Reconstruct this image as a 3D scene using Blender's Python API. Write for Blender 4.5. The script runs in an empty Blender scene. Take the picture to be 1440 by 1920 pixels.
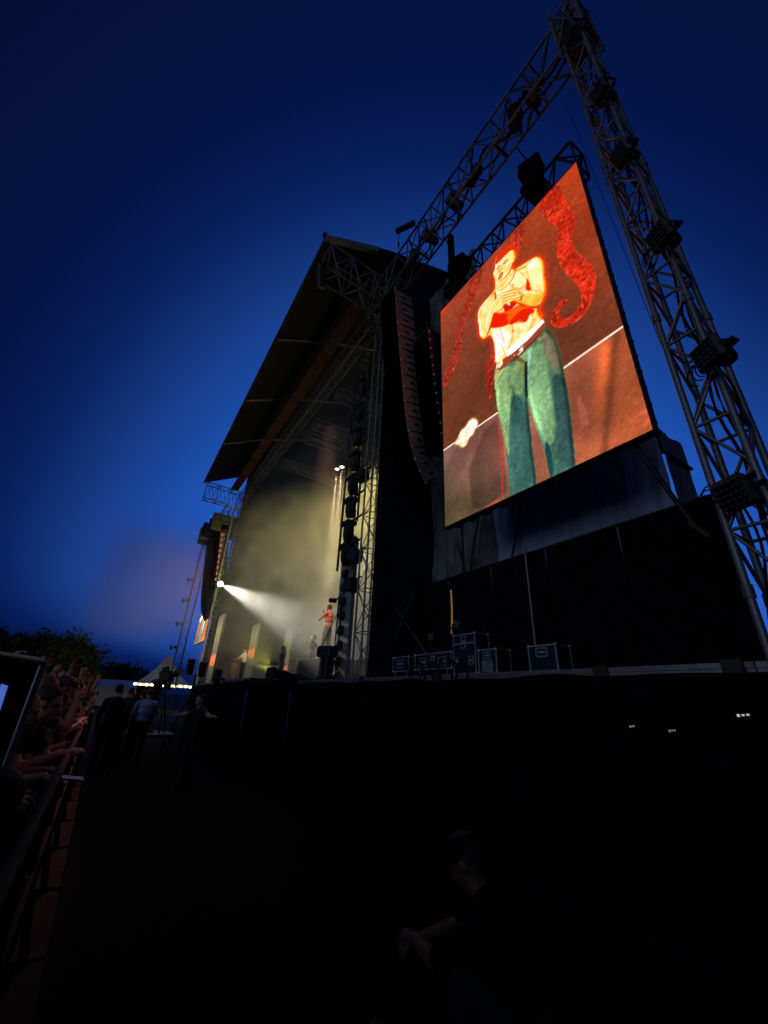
import bpy, bmesh, math, random
import numpy as np
from mathutils import Matrix, Vector, Euler, Quaternion, noise

random.seed(7)
rng = np.random.default_rng(7)
R_ = math.radians
SC = bpy.context.scene
COL = SC.collection

# ------------------------------------------------------------------ camera
FPX = 764.533
RW = np.array([[0.53699, 0.33529, 0.77408], [0.84253, -0.26019, -0.47164], [0.04327, 0.90546, -0.42222]])
u_, s_, v_ = np.linalg.svd(RW)
RW = u_ @ v_
CAM = Vector((0.0, 0.0, 1.7))
cam_data = bpy.data.cameras.new('camera')
cam = bpy.data.objects.new('camera', cam_data)
COL.objects.link(cam)
cam.matrix_world = Matrix.Translation(CAM) @ Matrix([list(r) for r in RW]).to_4x4()
cam_data.sensor_fit = 'VERTICAL'
cam_data.sensor_height = 24.0
cam_data.lens = FPX / 1920 * 24.0
cam_data.clip_start = 0.05
cam_data.clip_end = 3000
SC.camera = cam

# ------------------------------------------------------------------ dusk sky
world = bpy.data.worlds.new('World')
SC.world = world
world.use_nodes = True
wn, wl = world.node_tree.nodes, world.node_tree.links
wn.clear()
w_out = wn.new('ShaderNodeOutputWorld')
w_bg = wn.new('ShaderNodeBackground')
w_sky = wn.new('ShaderNodeTexSky')
w_sky.sky_type = 'NISHITA'
w_sky.sun_disc = False
w_sky.sun_elevation = R_(-1.5)
w_sky.sun_rotation = R_(-38)     # afterglow behind the stage
w_sky.air_density = 1.0
w_sky.dust_density = 0.2
w_sky.ozone_density = 6.0
# deep blue hour: the sky's own brightness mapped to the saturated blues a phone records after sunset
w_sep = wn.new('ShaderNodeSeparateColor')
w_ramp = wn.new('ShaderNodeValToRGB')
wl.new(w_sky.outputs[0], w_sep.inputs[0])
w_tc = wn.new('ShaderNodeTexCoord')
# wide afterglow around the point where the sun went down, on top of the sky model
w_dot = wn.new('ShaderNodeVectorMath')
w_dot.operation = 'DOT_PRODUCT'
w_dot.inputs[1].default_value = (-0.475, 0.332, 0.32)
wl.new(w_tc.outputs['Generated'], w_dot.inputs[0])
w_mad = wn.new('ShaderNodeMath')
w_mad.operation = 'MULTIPLY_ADD'
w_mad.inputs[1].default_value = 0.698
wl.new(w_sep.outputs[2], w_mad.inputs[0])
wl.new(w_dot.outputs['Value'], w_mad.inputs[2])
w_max = wn.new('ShaderNodeMath')
w_max.operation = 'ADD'
w_max.inputs[1].default_value = -0.44
wl.new(w_mad.outputs[0], w_max.inputs[0])
wl.new(w_max.outputs[0], w_ramp.inputs[0])
SKY = [(0.0, (0.001, 0.005, 0.035)), (0.12, (0.0014, 0.0078, 0.066)), (0.17, (0.0026, 0.0135, 0.1)), (0.21, (0.005, 0.028, 0.17)),
       (0.25, (0.0085, 0.047, 0.25)), (0.36, (0.016, 0.1, 0.52)), (0.6, (0.03, 0.15, 0.66))]
els = w_ramp.color_ramp.elements
while len(els) < len(SKY):
    els.new(0.5)
for e_, (p_, c_) in zip(els, SKY):
    e_.position = p_
    e_.color = (*c_, 1)
wl.new(w_ramp.outputs[0], w_bg.inputs[0])
w_bg.inputs[1].default_value = 1.0
wl.new(w_bg.outputs[0], w_out.inputs[0])

sun_data = bpy.data.lights.new('crowd_side_fill', 'SUN')  # soft fill added from the crowd side, opposite the afterglow
sun_data.energy = 0.42
sun_data.angle = R_(70)
sun_data.color = (0.62, 0.76, 1.0)
sun = bpy.data.objects.new('crowd_side_fill', sun_data)
COL.objects.link(sun)
sun.rotation_euler = Vector((-0.2, 1.0, -0.14)).to_track_quat('-Z', 'Y').to_euler()

vs = SC.view_settings
vs.view_transform = 'Standard'
vs.look = 'None'
vs.exposure = 0.0
vs.gamma = 1.0
vs.use_curve_mapping = False
SC.cycles.use_denoising = True
SC.cycles.volume_step_rate = 3.0
SC.cycles.volume_bounces = 0
SC.cycles.max_bounces = 6
SC.cycles.transparent_max_bounces = 16
SC.cycles.sample_clamp_indirect = 3.0


# ------------------------------------------------------------------ helpers
def pix(px, py):
    """direction in the world of a point of the photograph, used to measure positions at known depths"""
    d = RW @ np.array([px - 720.0, 960.0 - py, -FPX])
    return d / np.linalg.norm(d)


def on_y(px, py, y):
    d = pix(px, py)
    q = d * (y / d[1])
    return Vector((q[0], q[1], q[2] + CAM.z))


def on_x(px, py, x):
    d = pix(px, py)
    q = d * (x / d[0])
    return Vector((q[0], q[1], q[2] + CAM.z))


def proj(P):
    P = np.asarray(P, float).reshape(-1, 3) - np.array([0, 0, CAM.z])
    c = P @ RW
    return np.stack([720 + c[:, 0] / -c[:, 2] * FPX, 960 - c[:, 1] / -c[:, 2] * FPX], 1)


MATS = {}


def mat(name, color, rough=0.6, metal=0.0, var=0.15, scale=8.0, bump=0.0, bscale=40.0, emit=None, estr=0.0, spec=0.5, rand=None):
    if name in MATS:
        return MATS[name]
    m = bpy.data.materials.new(name)
    m.use_nodes = True
    nt = m.node_tree
    b = nt.nodes['Principled BSDF']
    b.inputs['Roughness'].default_value = rough
    b.inputs['Metallic'].default_value = metal
    b.inputs['Specular IOR Level'].default_value = spec
    tc = nt.nodes.new('ShaderNodeTexCoord')
    nz = nt.nodes.new('ShaderNodeTexNoise')
    nz.inputs['Scale'].default_value = scale
    nz.inputs['Detail'].default_value = 5
    nt.links.new(tc.outputs['Object'], nz.inputs['Vector'])
    rp = nt.nodes.new('ShaderNodeValToRGB')
    lo = [max(0, c * (1 - 2 * var)) for c in color]
    hi = [min(1, c * (1 + 2 * var)) for c in color]
    rp.color_ramp.elements[0].position = 0.3
    rp.color_ramp.elements[1].position = 0.7
    rp.color_ramp.elements[0].color = (*lo, 1)
    rp.color_ramp.elements[1].color = (*hi, 1)
    nt.links.new(nz.outputs['Fac'], rp.inputs[0])
    src = rp.outputs[0]
    if rand:
        oi = nt.nodes.new('ShaderNodeObjectInfo')
        r2 = nt.nodes.new('ShaderNodeValToRGB')
        els = r2.color_ramp.elements
        while len(els) < len(rand):
            els.new(0.5)
        r2.color_ramp.interpolation = 'CONSTANT'
        for i, c in enumerate(rand):
            els[i].position = i / len(rand)
            els[i].color = (*c, 1)
        nt.links.new(oi.outputs['Random'], r2.inputs[0])
        mx = nt.nodes.new('ShaderNodeMix')
        mx.data_type = 'RGBA'
        mx.blend_type = 'MULTIPLY'
        mx.inputs['Factor'].default_value = 1
        nt.links.new(r2.outputs[0], mx.inputs[6])
        nt.links.new(rp.outputs[0], mx.inputs[7])
        src = mx.outputs[2]
    nt.links.new(src, b.inputs['Base Color'])
    if bump:
        n2 = nt.nodes.new('ShaderNodeTexNoise')
        n2.inputs['Scale'].default_value = bscale
        n2.inputs['Detail'].default_value = 4
        nt.links.new(tc.outputs['Object'], n2.inputs['Vector'])
        bp = nt.nodes.new('ShaderNodeBump')
        bp.inputs['Strength'].default_value = bump
        bp.inputs['Distance'].default_value = 0.02
        nt.links.new(n2.outputs['Fac'], bp.inputs['Height'])
        nt.links.new(bp.outputs[0], b.inputs['Normal'])
    if emit:
        b.inputs['Emission Color'].default_value = (*emit, 1)
        b.inputs['Emission Strength'].default_value = estr
    MATS[name] = m
    return m


ALU = mat('aluminium', (0.2, 0.205, 0.22), 0.45, 0.6, 0.15, 14)
ALU_DARK = mat('weathered_aluminium', (0.16, 0.16, 0.17), 0.5, 0.6, 0.25, 10)
BLACK = mat('black_paint', (0.012, 0.012, 0.013), 0.55, 0, 0.3, 20)
BLACK_GLOSS = mat('black_plastic', (0.015, 0.015, 0.017), 0.35, 0, 0.2, 20)
DRAPE = mat('black_drape', (0.006, 0.006, 0.007), 0.95, 0, 0.4, 6, spec=0.1)
SKIRT = mat('stage_skirt_cloth', (0.004, 0.004, 0.005), 0.95, 0, 0.4, 3, spec=0.05)
TARP = mat('grey_blue_tarpaulin', (0.46, 0.56, 0.8), 0.5, 0, 0.08, 1.5, 0.25, 2.0, spec=0.4)
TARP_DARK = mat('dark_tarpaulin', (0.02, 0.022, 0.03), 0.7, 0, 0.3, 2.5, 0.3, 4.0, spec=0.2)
ROOFM = mat('dark_roof_membrane', (0.006, 0.0065, 0.01), 0.8, 0, 0.25, 1.2, 0.2, 3, spec=0.25)
VALANCE = mat('pale_roof_edging', (0.3, 0.3, 0.3), 0.6, 0, 0.15, 5)
RUST = mat('red_brown_gutter_cloth', (0.11, 0.03, 0.024), 0.75, 0, 0.25, 3)
GRILLE = mat('speaker_grille', (0.002, 0.002, 0.0022), 0.8, 0.0, 0.3, 60, spec=.05)
CABINET = mat('screen_lit_cabinet', (0.36, 0.26, 0.22), 0.6, 0, 0.15, 12, 0.2, 120)  # red light of the screen put into the cabinet side colour
PIN = mat('bright_steel_pin', (0.95, 0.92, 0.88), 0.35, 0.0, 0.02)
STEEL = mat('galvanised_steel', (0.28, 0.28, 0.29), 0.45, 0.7, 0.2, 18)
DECKM = mat('stage_deck_ply', (0.03, 0.028, 0.026), 0.8, 0, 0.3, 3)
CASE = mat('flight_case_laminate', (0.012, 0.014, 0.022), 0.4, 0, 0.2, 30)
CASE_EDGE = mat('flight_case_aluminium_edge', (0.5, 0.5, 0.52), 0.35, 0.7, 0.1, 30)
LENS = mat('dark_glass_lens', (0.02, 0.022, 0.03), 0.1, 0, 0.1)
CABLE = mat('black_rubber_cable', (0.008, 0.008, 0.008), 0.9, spec=.1)


def raw(name, verts, faces, m, smooth=False):
    me = bpy.data.meshes.new(name)
    me.from_pydata([tuple(v) for v in verts], [], faces)
    if m is not None:
        for mm in (m if isinstance(m, (list, tuple)) else [m]):
            me.materials.append(mm)
    if smooth:
        me.polygons.foreach_set('use_smooth', [True] * len(me.polygons))
    me.update()
    return me


def thing(name, label, cat, loc=(0, 0, 0), group=None, kind=None):
    o = bpy.data.objects.new(name, None)
    o.empty_display_size = 0.2
    COL.objects.link(o)
    o.location = loc
    o['label'] = label
    o['category'] = cat
    if group:
        o['group'] = group
    if kind:
        o['kind'] = kind
    return o


def tag(o, label=None, cat=None, group=None, kind=None):
    if label:
        o['label'] = label
    if cat:
        o['category'] = cat
    if group:
        o['group'] = group
    if kind:
        o['kind'] = kind
    return o


def link(name, me, parent=None, mw=None):
    """link a mesh given in world coordinates (or placed by the matrix mw) under its parent"""
    o = bpy.data.objects.new(name, me)
    COL.objects.link(o)
    if parent is not None:
        o.parent = parent
        if parent.type == 'EMPTY':
            o.matrix_parent_inverse = (Matrix.Translation(parent.location) @ parent.rotation_euler.to_matrix().to_4x4()).inverted()
        else:
            o.matrix_parent_inverse = parent.matrix_basis.inverted()
    if mw is not None:
        o.matrix_basis = mw
    return o


class MB:
    """collects shapes into one mesh"""

    def __init__(self):
        self.v = []
        self.f = []
        self.mi = []
        self.sm = []

    def add(self, vs, fs, mi=0, smooth=False):
        n = len(self.v)
        self.v += [tuple(v) for v in vs]
        self.f += [tuple(i + n for i in f) for f in fs]
        self.mi += [mi] * len(fs)
        self.sm += [smooth] * len(fs)
        return self

    def box(self, c, s, rot=None, mi=0, bev=0.0):
        hx, hy, hz = s[0] / 2, s[1] / 2, s[2] / 2
        if bev <= 0:
            vs = [Vector((x, y, z)) for x in (-hx, hx) for y in (-hy, hy) for z in (-hz, hz)]
            fs = [(0, 1, 3, 2), (4, 6, 7, 5), (0, 4, 5, 1), (2, 3, 7, 6), (0, 2, 6, 4), (1, 5, 7, 3)]
        else:
            b = min(bev, hx * .9, hy * .9, hz * .9)
            vs, idx, fs = [], {}, []
            for sx in (-1, 1):
                for sy in (-1, 1):
                    for sz in (-1, 1):
                        for ax in range(3):
                            p = [sx * (hx - b), sy * (hy - b), sz * (hz - b)]
                            p[ax] = (sx * hx, sy * hy, sz * hz)[ax]
                            idx[(sx, sy, sz, ax)] = len(vs)
                            vs.append(Vector(p))
            S = (-1, 1)
            for s1 in S:
                fs.append(tuple(idx[(s1, a, c2, 0)] for a, c2 in ((-1, -1), (-1, 1), (1, 1), (1, -1))[::(1 if s1 < 0 else -1)]))
                fs.append(tuple(idx[(a, s1, c2, 1)] for a, c2 in ((-1, -1), (1, -1), (1, 1), (-1, 1))[::(1 if s1 < 0 else -1)]))
                fs.append(tuple(idx[(a, c2, s1, 2)] for a, c2 in ((-1, -1), (-1, 1), (1, 1), (1, -1))[::(1 if s1 < 0 else -1)]))
            for a in S:
                for c2 in S:
                    fs.append((idx[(a, c2, -1, 0)], idx[(a, c2, 1, 0)], idx[(a, c2, 1, 1)], idx[(a, c2, -1, 1)]))
                    fs.append((idx[(a, -1, c2, 0)], idx[(a, 1, c2, 0)], idx[(a, 1, c2, 2)], idx[(a, -1, c2, 2)]))
                    fs.append((idx[(-1, a, c2, 1)], idx[(1, a, c2, 1)], idx[(1, a, c2, 2)], idx[(-1, a, c2, 2)]))
                    for d in S:
                        fs.append((idx[(a, c2, d, 0)], idx[(a, c2, d, 1)], idx[(a, c2, d, 2)]))
        if rot is not None:
            vs = [rot @ v for v in vs]
        c = Vector(c)
        return self.add([v + c for v in vs], fs, mi)

    def tube(self, p0, p1, r0, r1=None, n=8, mi=0, caps=True):
        r1 = r0 if r1 is None else r1
        p0, p1 = Vector(p0), Vector(p1)
        d = (p1 - p0)
        if d.length < 1e-6:
            return self
        q = d.to_track_quat('Z', 'Y')
        vs, fs = [], []
        for p, r in ((p0, r0), (p1, r1)):
            for i in range(n):
                a = 2 * math.pi * i / n
                vs.append(p + q @ Vector((r * math.cos(a), r * math.sin(a), 0)))
        for i in range(n):
            j = (i + 1) % n
            fs.append((i, j, n + j, n + i))
        self.add(vs, fs, mi, True)
        if caps:
            self.add(vs[:n], [tuple(range(n))[::-1]], mi)
            self.add(vs[n:], [tuple(range(n))], mi)
        return self

    def path(self, pts, r, n=6, mi=0):
        pts = [Vector(p) for p in pts]
        rings = []
        for i, p in enumerate(pts):
            a = pts[max(0, i - 1)]
            b = pts[min(len(pts) - 1, i + 1)]
            q = (b - a).to_track_quat('Z', 'Y')
            rings.append([p + q @ Vector((r * math.cos(2 * math.pi * k / n), r * math.sin(2 * math.pi * k / n), 0)) for k in range(n)])
        vs = [v for ring in rings for v in ring]
        fs = []
        for i in range(len(pts) - 1):
            for k in range(n):
                k2 = (k + 1) % n
                fs.append((i * n + k, i * n + k2, (i + 1) * n + k2, (i + 1) * n + k))
        return self.add(vs, fs, mi, True)

    def ball(self, c, r, mi=0, n=8, m=6, rot=None):
        if not hasattr(r, '__len__'):
            r = (r, r, r)
        c = Vector(c)
        vs = [Vector((0, 0, -r[2]))]
        for i in range(1, m):
            t = math.pi * i / m
            for k in range(n):
                a = 2 * math.pi * k / n
                vs.append(Vector((r[0] * math.sin(t) * math.cos(a), r[1] * math.sin(t) * math.sin(a), -r[2] * math.cos(t))))
        vs.append(Vector((0, 0, r[2])))
        fs = []
        for k in range(n):
            k2 = (k + 1) % n
            fs.append((0, 1 + k2, 1 + k))
            for i in range(m - 2):
                fs.append((1 + i * n + k, 1 + i * n + k2, 1 + (i + 1) * n + k2, 1 + (i + 1) * n + k))
            fs.append((1 + (m - 2) * n + k, 1 + (m - 2) * n + k2, len(vs) - 1))
        if rot is not None:
            vs = [rot @ v for v in vs]
        return self.add([v + c for v in vs], fs, mi, True)

    def grid(self, fn, nu, nv, mi=0, smooth=True):
        vs = [fn(i / nu, j / nv) for j in range(nv + 1) for i in range(nu + 1)]
        fs = [(j * (nu + 1) + i, j * (nu + 1) + i + 1, (j + 1) * (nu + 1) + i + 1, (j + 1) * (nu + 1) + i) for j in range(nv) for i in range(nu)]
        return self.add(vs, fs, mi, smooth)

    def mesh(self, name, m):
        me = raw(name, self.v, self.f, m)
        me.polygons.foreach_set('material_index', self.mi)
        me.polygons.foreach_set('use_smooth', self.sm)
        return me

    def build(self, name, m, parent=None):
        return link(name, self.mesh(name, m), parent)


def unit_tube(n, m):
    b = MB().tube((0, 0, 0), (0, 0, 1), 1, 1, n)
    return b.mesh('tube', m)


_UT = {}


def tube_obj(name, p0, p1, r, m, parent, n=10):
    """one tube as an object that shares its mesh with all tubes of that material"""
    key = (m.name, n)
    if key not in _UT:
        _UT[key] = unit_tube(n, m)
    p0, p1 = Vector(p0), Vector(p1)
    d = p1 - p0
    M = Matrix.Translation(p0) @ d.to_track_quat('Z', 'Y').to_matrix().to_4x4() @ Matrix.Diagonal((r, r, d.length, 1))
    return link(name, _UT[key], parent, M)


def copy_tree(o, parent=None):
    c = o.copy()
    COL.objects.link(c)
    if parent is not None:
        c.parent = parent
    for ch in list(o.children):
        copy_tree(ch, c)
    return c


def truss(parent, a, b, side, up, w, h, r, m, bay, rb=None, single=True, ends=True, zig=True):
    """box truss from a to b; side and up are unit vectors of its section; each tube is a part"""
    a, b, side, up = Vector(a), Vector(b), Vector(side), Vector(up)
    L = (b - a).length
    n = max(1, round(L / bay))
    rb = rb or r * 0.5
    cs = [side * (sx * w / 2) + up * (sz * h / 2) for sx, sz in ((-1, -1), (1, -1), (1, 1), (-1, 1))]
    for c in cs:
        tube_obj('chord', a + c, b + c, r, m, parent)
    mb = MB()

    def br(p, q):
        if single:
            tube_obj('brace', p, q, rb, m, parent, 6)
        else:
            mb.tube(p, q, rb, n=5, caps=False)
    for k in range(4):
        c0, c1 = cs[k], cs[(k + 1) % 4]
        for i in range(n):
            p = a.lerp(b, i / n)
            q = a.lerp(b, (i + 1) / n)
            if (i + k) % 2 == 0 or not zig:
                br(p + c0, q + c1)
            else:
                br(p + c1, q + c0)
            if i % 2 == 0 and ends:
                br(p + c0, p + c1)
        br(b + c0, b + c1)
    if not single:
        mb.build('bracing', m, parent)['kind'] = 'stuff'
    # sleeve joints along the chords
    return parent


def drape_mesh(fn_pos, nu, nv, depth_dir, amp, freq, seed, m, name, thick=0.0):
    """a hanging cloth: fn_pos(u,v) gives the flat point, folds run down it"""
    dd = Vector(depth_dir)
    b = MB()

    def f(u, v):
        p = Vector(fn_pos(u, v))
        t = u * freq + 0.35 * noise.noise(Vector((u * 3 + seed, v * 1.5, seed)))
        k = math.sin(t * 6.283) * 0.6 + 0.6 * noise.noise(Vector((u * freq * 2.3 + seed, v * 1.2, 3.1 + seed)))
        k += 0.5 * noise.noise(Vector((u * freq * .8 + v * 4 + seed, v * 2.6 - u * 3, 7.7 + seed)))
        return p + dd * (amp * k)
    b.grid(f, nu, nv)
    return b.mesh(name, m)


# ================================================================== ground
gm = bpy.data.materials.new('trodden_grass')
gm.use_nodes = True
nt = gm.node_tree
bs = nt.nodes['Principled BSDF']
bs.inputs['Roughness'].default_value = 0.95
bs.inputs['Specular IOR Level'].default_value = 0.1
tc = nt.nodes.new('ShaderNodeTexCoord')
n1 = nt.nodes.new('ShaderNodeTexNoise')
n1.inputs['Scale'].default_value = 0.9
n1.inputs['Detail'].default_value = 8
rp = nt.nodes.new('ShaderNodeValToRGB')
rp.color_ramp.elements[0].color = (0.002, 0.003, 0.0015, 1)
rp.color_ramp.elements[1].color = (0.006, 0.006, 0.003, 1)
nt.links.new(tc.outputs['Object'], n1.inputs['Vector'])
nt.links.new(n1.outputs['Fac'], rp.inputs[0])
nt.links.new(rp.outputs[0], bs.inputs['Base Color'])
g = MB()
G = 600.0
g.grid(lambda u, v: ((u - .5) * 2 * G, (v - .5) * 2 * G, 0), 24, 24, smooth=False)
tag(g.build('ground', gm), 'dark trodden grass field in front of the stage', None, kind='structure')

# ================================================================== stage deck
DZ = 2.13
st = thing('stage_platform', 'black skirted stage platform with pale aluminium front edge', 'stage', (-14, 7, 0))


def prism(pts, z0, z1, name, m, parent):
    n = len(pts)
    vs = [(x, y, z0) for x, y in pts] + [(x, y, z1) for x, y in pts]
    fs = [tuple(range(n))[::-1], tuple(range(n, 2 * n))] + [(i, (i + 1) % n, n + (i + 1) % n, n + i) for i in range(n)]
    return link(name, raw(name, vs, fs, m), parent)


MAIN = [(-11.7, 3.26), (-11.95, 4.56), (-9.6, 4.56), (-9.6, 13.2), (-27.5, 13.2), (-27.5, 4.4), (-21.5, 4.0)]
WING = [(7.0, 4.56), (7.0, 7.6), (-9.597, 7.6), (-9.597, 4.56)]
prism(MAIN, DZ - 0.16, DZ, 'deck', DECKM, st)
prism(WING, DZ - 0.16, DZ - 0.002, 'deck', DECKM, st)


def edge_strip(p, q, parent):
    p, q = Vector((*p, 0)), Vector((*q, 0))
    d = (q - p).normalized()
    nrm = Vector((d.y, -d.x, 0))
    if nrm.y > 0:
        nrm = -nrm
    n = max(1, round((q - p).length / 2.0))
    for i in range(n):
        a = p.lerp(q, i / n) + d * 0.006
        b = p.lerp(q, (i + 1) / n) - d * 0.006
        mb = MB()
        for z0, z1, o in ((DZ - 0.035, DZ + 0.012, 0.022), (DZ - 0.07, DZ - 0.039, 0.012)):
            vs = [a + nrm * o, b + nrm * o, b + nrm * 0.002, a + nrm * 0.002]
            V8 = [Vector((v.x, v.y, z0)) for v in vs] + [Vector((v.x, v.y, z1)) for v in vs]
            mb.add(V8, [(0, 1, 5, 4), (1, 2, 6, 5), (2, 3, 7, 6), (3, 0, 4, 7), (4, 5, 6, 7), (3, 2, 1, 0)])
        mb.build('edge_profile', ALU, parent)


edge_strip((7.0, 4.56), (-11.9, 4.56), st)
edge_strip((-11.95, 4.56), (-11.7, 3.26), st)
edge_strip((-11.7, 3.26), (-21.5, 4.0), st)
edge_strip((-21.5, 4.0), (-27.5, 4.4), st)


def skirt(p, q, seed):
    p, q = Vector((*p, 0)), Vector((*q, 0))
    d = (q - p).normalized()
    nrm = Vector((d.y, -d.x, 0))
    if nrm.y > 0:
        nrm = -nrm
    me = drape_mesh(lambda u, v: p.lerp(q, u) + Vector((0, 0, 0.01 + v * (DZ - 0.075 + 0.012 * math.sin(u * 37) + .012 * math.sin(u * 83)))) + nrm * 0.06, int((q - p).length * 10), 8, nrm, 0.03, (q - p).length * 1.3, seed, SKIRT, 'skirt')
    link('skirt', me, st)


skirt((7.0, 4.54), (-11.9, 4.54), 1)
skirt((-12.0, 4.54), (-11.68, 3.25), 2)
skirt((-11.68, 3.25), (-27.5, 4.4), 3)
# scraps of gaffer tape and clamps on the edge
for x in (-5.55, -2.75, -1.55, -8.0):
    MB().box((x, 4.525, DZ - 0.035), (0.16, 0.045, 0.15), bev=0.01).build('edge_clamp', BLACK, st)
# cross bracing seen at the dim wing
for a, b in (((-8.3, 5.2, 4.1), (-6.9, 5.5, 2.5)), ((-7.3, 5.35, 4.0), (-8.4, 5.2, 2.2))):
    tube_obj('scaffold_brace', a, b, 0.02, mat('dull_scaffold_steel', (.05, .048, .045), .6, .3), st)

# black rear drape of the wing
wd = thing('backdrop_curtain', 'flat black curtain wall behind the flight cases, below the big screen', 'curtain', (-5, 5.9, DZ))
WT = 4.27
for i in range(6):
    x0 = -1.67 - i * 1.28
    x1 = x0 - 1.27
    me = drape_mesh(lambda u, v: (x0 + (x1 - x0) * u, 5.9, DZ + v * (WT - DZ)), 26, 10, (0, 1, 0), 0.018, 5, 20 + i, DRAPE, 'curtain_panel')
    link('curtain_panel', me, wd)
tube_obj('top_pipe', (-9.4, 5.92, WT + 0.0), (-1.66, 5.92, WT + 0.0), 0.025, BLACK, wd)
for i in range(4):
    x = -1.8 - i * 2.4
    tube_obj('upright', (x, 5.97, DZ), (x, 5.97, WT), 0.03, BLACK, wd)
tag(tube_obj('support_pole', (-4.55, 5.78, DZ), (-4.55, 5.78, WT + 0.06), 0.022, ALU, None), 'thin pale upright pole against the black curtain behind the flight cases', 'pole')

# glowing strip in place of a warmly lit gap between two curtains
glow_strip_mesh = MB()
glow_strip_mesh.add([(-6.70, 5.86, 3.05), (-6.655, 5.86, 3.05), (-6.64, 5.86, 3.6), (-6.66, 5.86, 3.98), (-6.685, 5.86, 3.98), (-6.672, 5.86, 3.5)], [(0, 1, 2, 3, 4, 5)])
glow_strip_mesh.add([(-6.70, 5.875, 3.05), (-6.655, 5.875, 3.05), (-6.64, 5.875, 3.6), (-6.66, 5.875, 3.98), (-6.685, 5.875, 3.98), (-6.672, 5.875, 3.5)], [(5, 4, 3, 2, 1, 0)])
sm = mat('warm_strip_glow', (0.2, 0.12, 0.06), 0.8, emit=(0.8, 0.42, 0.16), estr=0.22)
tag(glow_strip_mesh.build('glow_strip', sm), 'narrow glowing strip standing for warm backstage light between the black curtains', 'light')

# ================================================================== tarpaulin wall behind the screen
tp = thing('tarpaulin_wall', 'wrinkled blue grey tarpaulin wall hanging below and behind the big screen', 'tarpaulin', (-5, 6.6, DZ))


def tarp_wrinkle(u, v, s):
    k = 0.06 * noise.noise(Vector((u * 2.2 + s, v * 0.9, s)))
    t = noise.noise(Vector((u * 5 + v * 3.2 + s, v * 1.2 - u * 1.5, s * 2)))
    k += 0.05 * (1 - abs(t)) ** 4
    t = noise.noise(Vector((u * 4 - v * 4.5 + s * 3, v * 1.4 + u, s * 2 + 4)))
    k += 0.035 * (1 - abs(t)) ** 5
    k += 0.012 * noise.noise(Vector((u * 15 + s, v * 3.0 + u * 4, s + 5)))
    k += 0.018 * math.sin((u * 2.3 + 0.25 * math.sin(v * 3 + s)) * 6.283 + s)
    return k


xs = [-2.32, -3.45, -4.6, -5.7]
for i in range(3):
    a, b2 = xs[i], xs[i + 1] - 0.03
    m_ = MB()
    m_.grid(lambda u, v: (a + (b2 - a) * u, 6.5 - 1.0 * tarp_wrinkle(u, v, 3.3 * i + 1) - 0.02 * i, DZ + v * (5.92 - DZ)), 46, 46)
    m_.build('tarpaulin_sheet', TARP, tp)
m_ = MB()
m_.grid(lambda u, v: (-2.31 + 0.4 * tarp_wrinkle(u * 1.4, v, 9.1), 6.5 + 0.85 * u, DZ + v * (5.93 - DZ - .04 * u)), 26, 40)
m_.build('tarpaulin_return', mat('shade_toned_tarpaulin', (.16, .165, .19), .6, 0, .1, 2, .25, 3), tp)  # same tarpaulin, shade put into a darker colour on this side
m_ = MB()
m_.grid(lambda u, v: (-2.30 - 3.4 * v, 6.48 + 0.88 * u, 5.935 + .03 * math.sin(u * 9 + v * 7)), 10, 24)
m_.build('tarpaulin_top', MATS['shade_toned_tarpaulin'], tp)
m_ = MB()
m_.tube((-2.26, 6.45, 5.42), (-2.26, 7.3, 5.42), 0.03)
m_.build('dark_batten', BLACK, tp)
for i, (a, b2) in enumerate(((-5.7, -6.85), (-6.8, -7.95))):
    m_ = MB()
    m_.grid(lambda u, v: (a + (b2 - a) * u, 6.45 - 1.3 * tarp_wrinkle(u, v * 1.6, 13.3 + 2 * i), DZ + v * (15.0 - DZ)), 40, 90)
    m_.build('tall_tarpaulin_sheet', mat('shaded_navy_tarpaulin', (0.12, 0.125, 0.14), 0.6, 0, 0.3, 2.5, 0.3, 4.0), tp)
for a, b2 in (((-6.1, 6.3, 5.8), (-7.0, 6.3, 2.9)), ((-5.9, 6.3, 2.7), (-4.9, 6.3, 5.6)), ((-6.9, 6.3, 5.2), (-6.2, 6.3, 3.2))):
    tube_obj('brace_pole', a, b2, 0.022, BLACK, tp)

# pale tarpaulin tent far to the right behind the tower
bt = thing('backstage_tent', 'pale blue tarpaulin tent seen through the foot of the lattice tower', 'tent', (-1.2, 11, 0))
m_ = MB()
m_.grid(lambda u, v: (-2.2 + 5 * u, 10.5 - tarp_wrinkle(u * 2, v, 4.4), 5.65 * v + 0.02), 40, 40)
m_.build('tent_wall', mat('pale_tent_canvas', (0.3, 0.31, 0.34), 0.6, 0, 0.2, 2, .3, 3), bt)
m_ = MB()
m_.grid(lambda u, v: (-2.3 + 5.2 * u, 10.4 + 4 * v, 5.66 + 1.2 * v), 6, 6)
m_.build('tent_roof', MATS['pale_tent_canvas'], bt)
tube_obj('guy_rope', (-1.3, 10.3, 5.6), (-0.4, 9.6, 2.2), 0.05, BLACK, bt)

# ================================================================== main stage roof
XR, XL = -7.9, -27.4
PROF = [(2.28, 14.72), (4.1, 15.72), (4.63, 15.98), (7.23, 17.0), (10.0, 17.4), (13.4, 16.9)]
rf = thing('stage_roof', 'dark arched stage roof jutting forward over the stage front', 'stage roof', (-17, 7, DZ))


def prof(y):
    for (y0, z0), (y1, z1) in zip(PROF, PROF[1:]):
        if y <= y1:
            return z0 + (z1 - z0) * (y - y0) / (y1 - y0)
    return PROF[-1][1]


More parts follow.
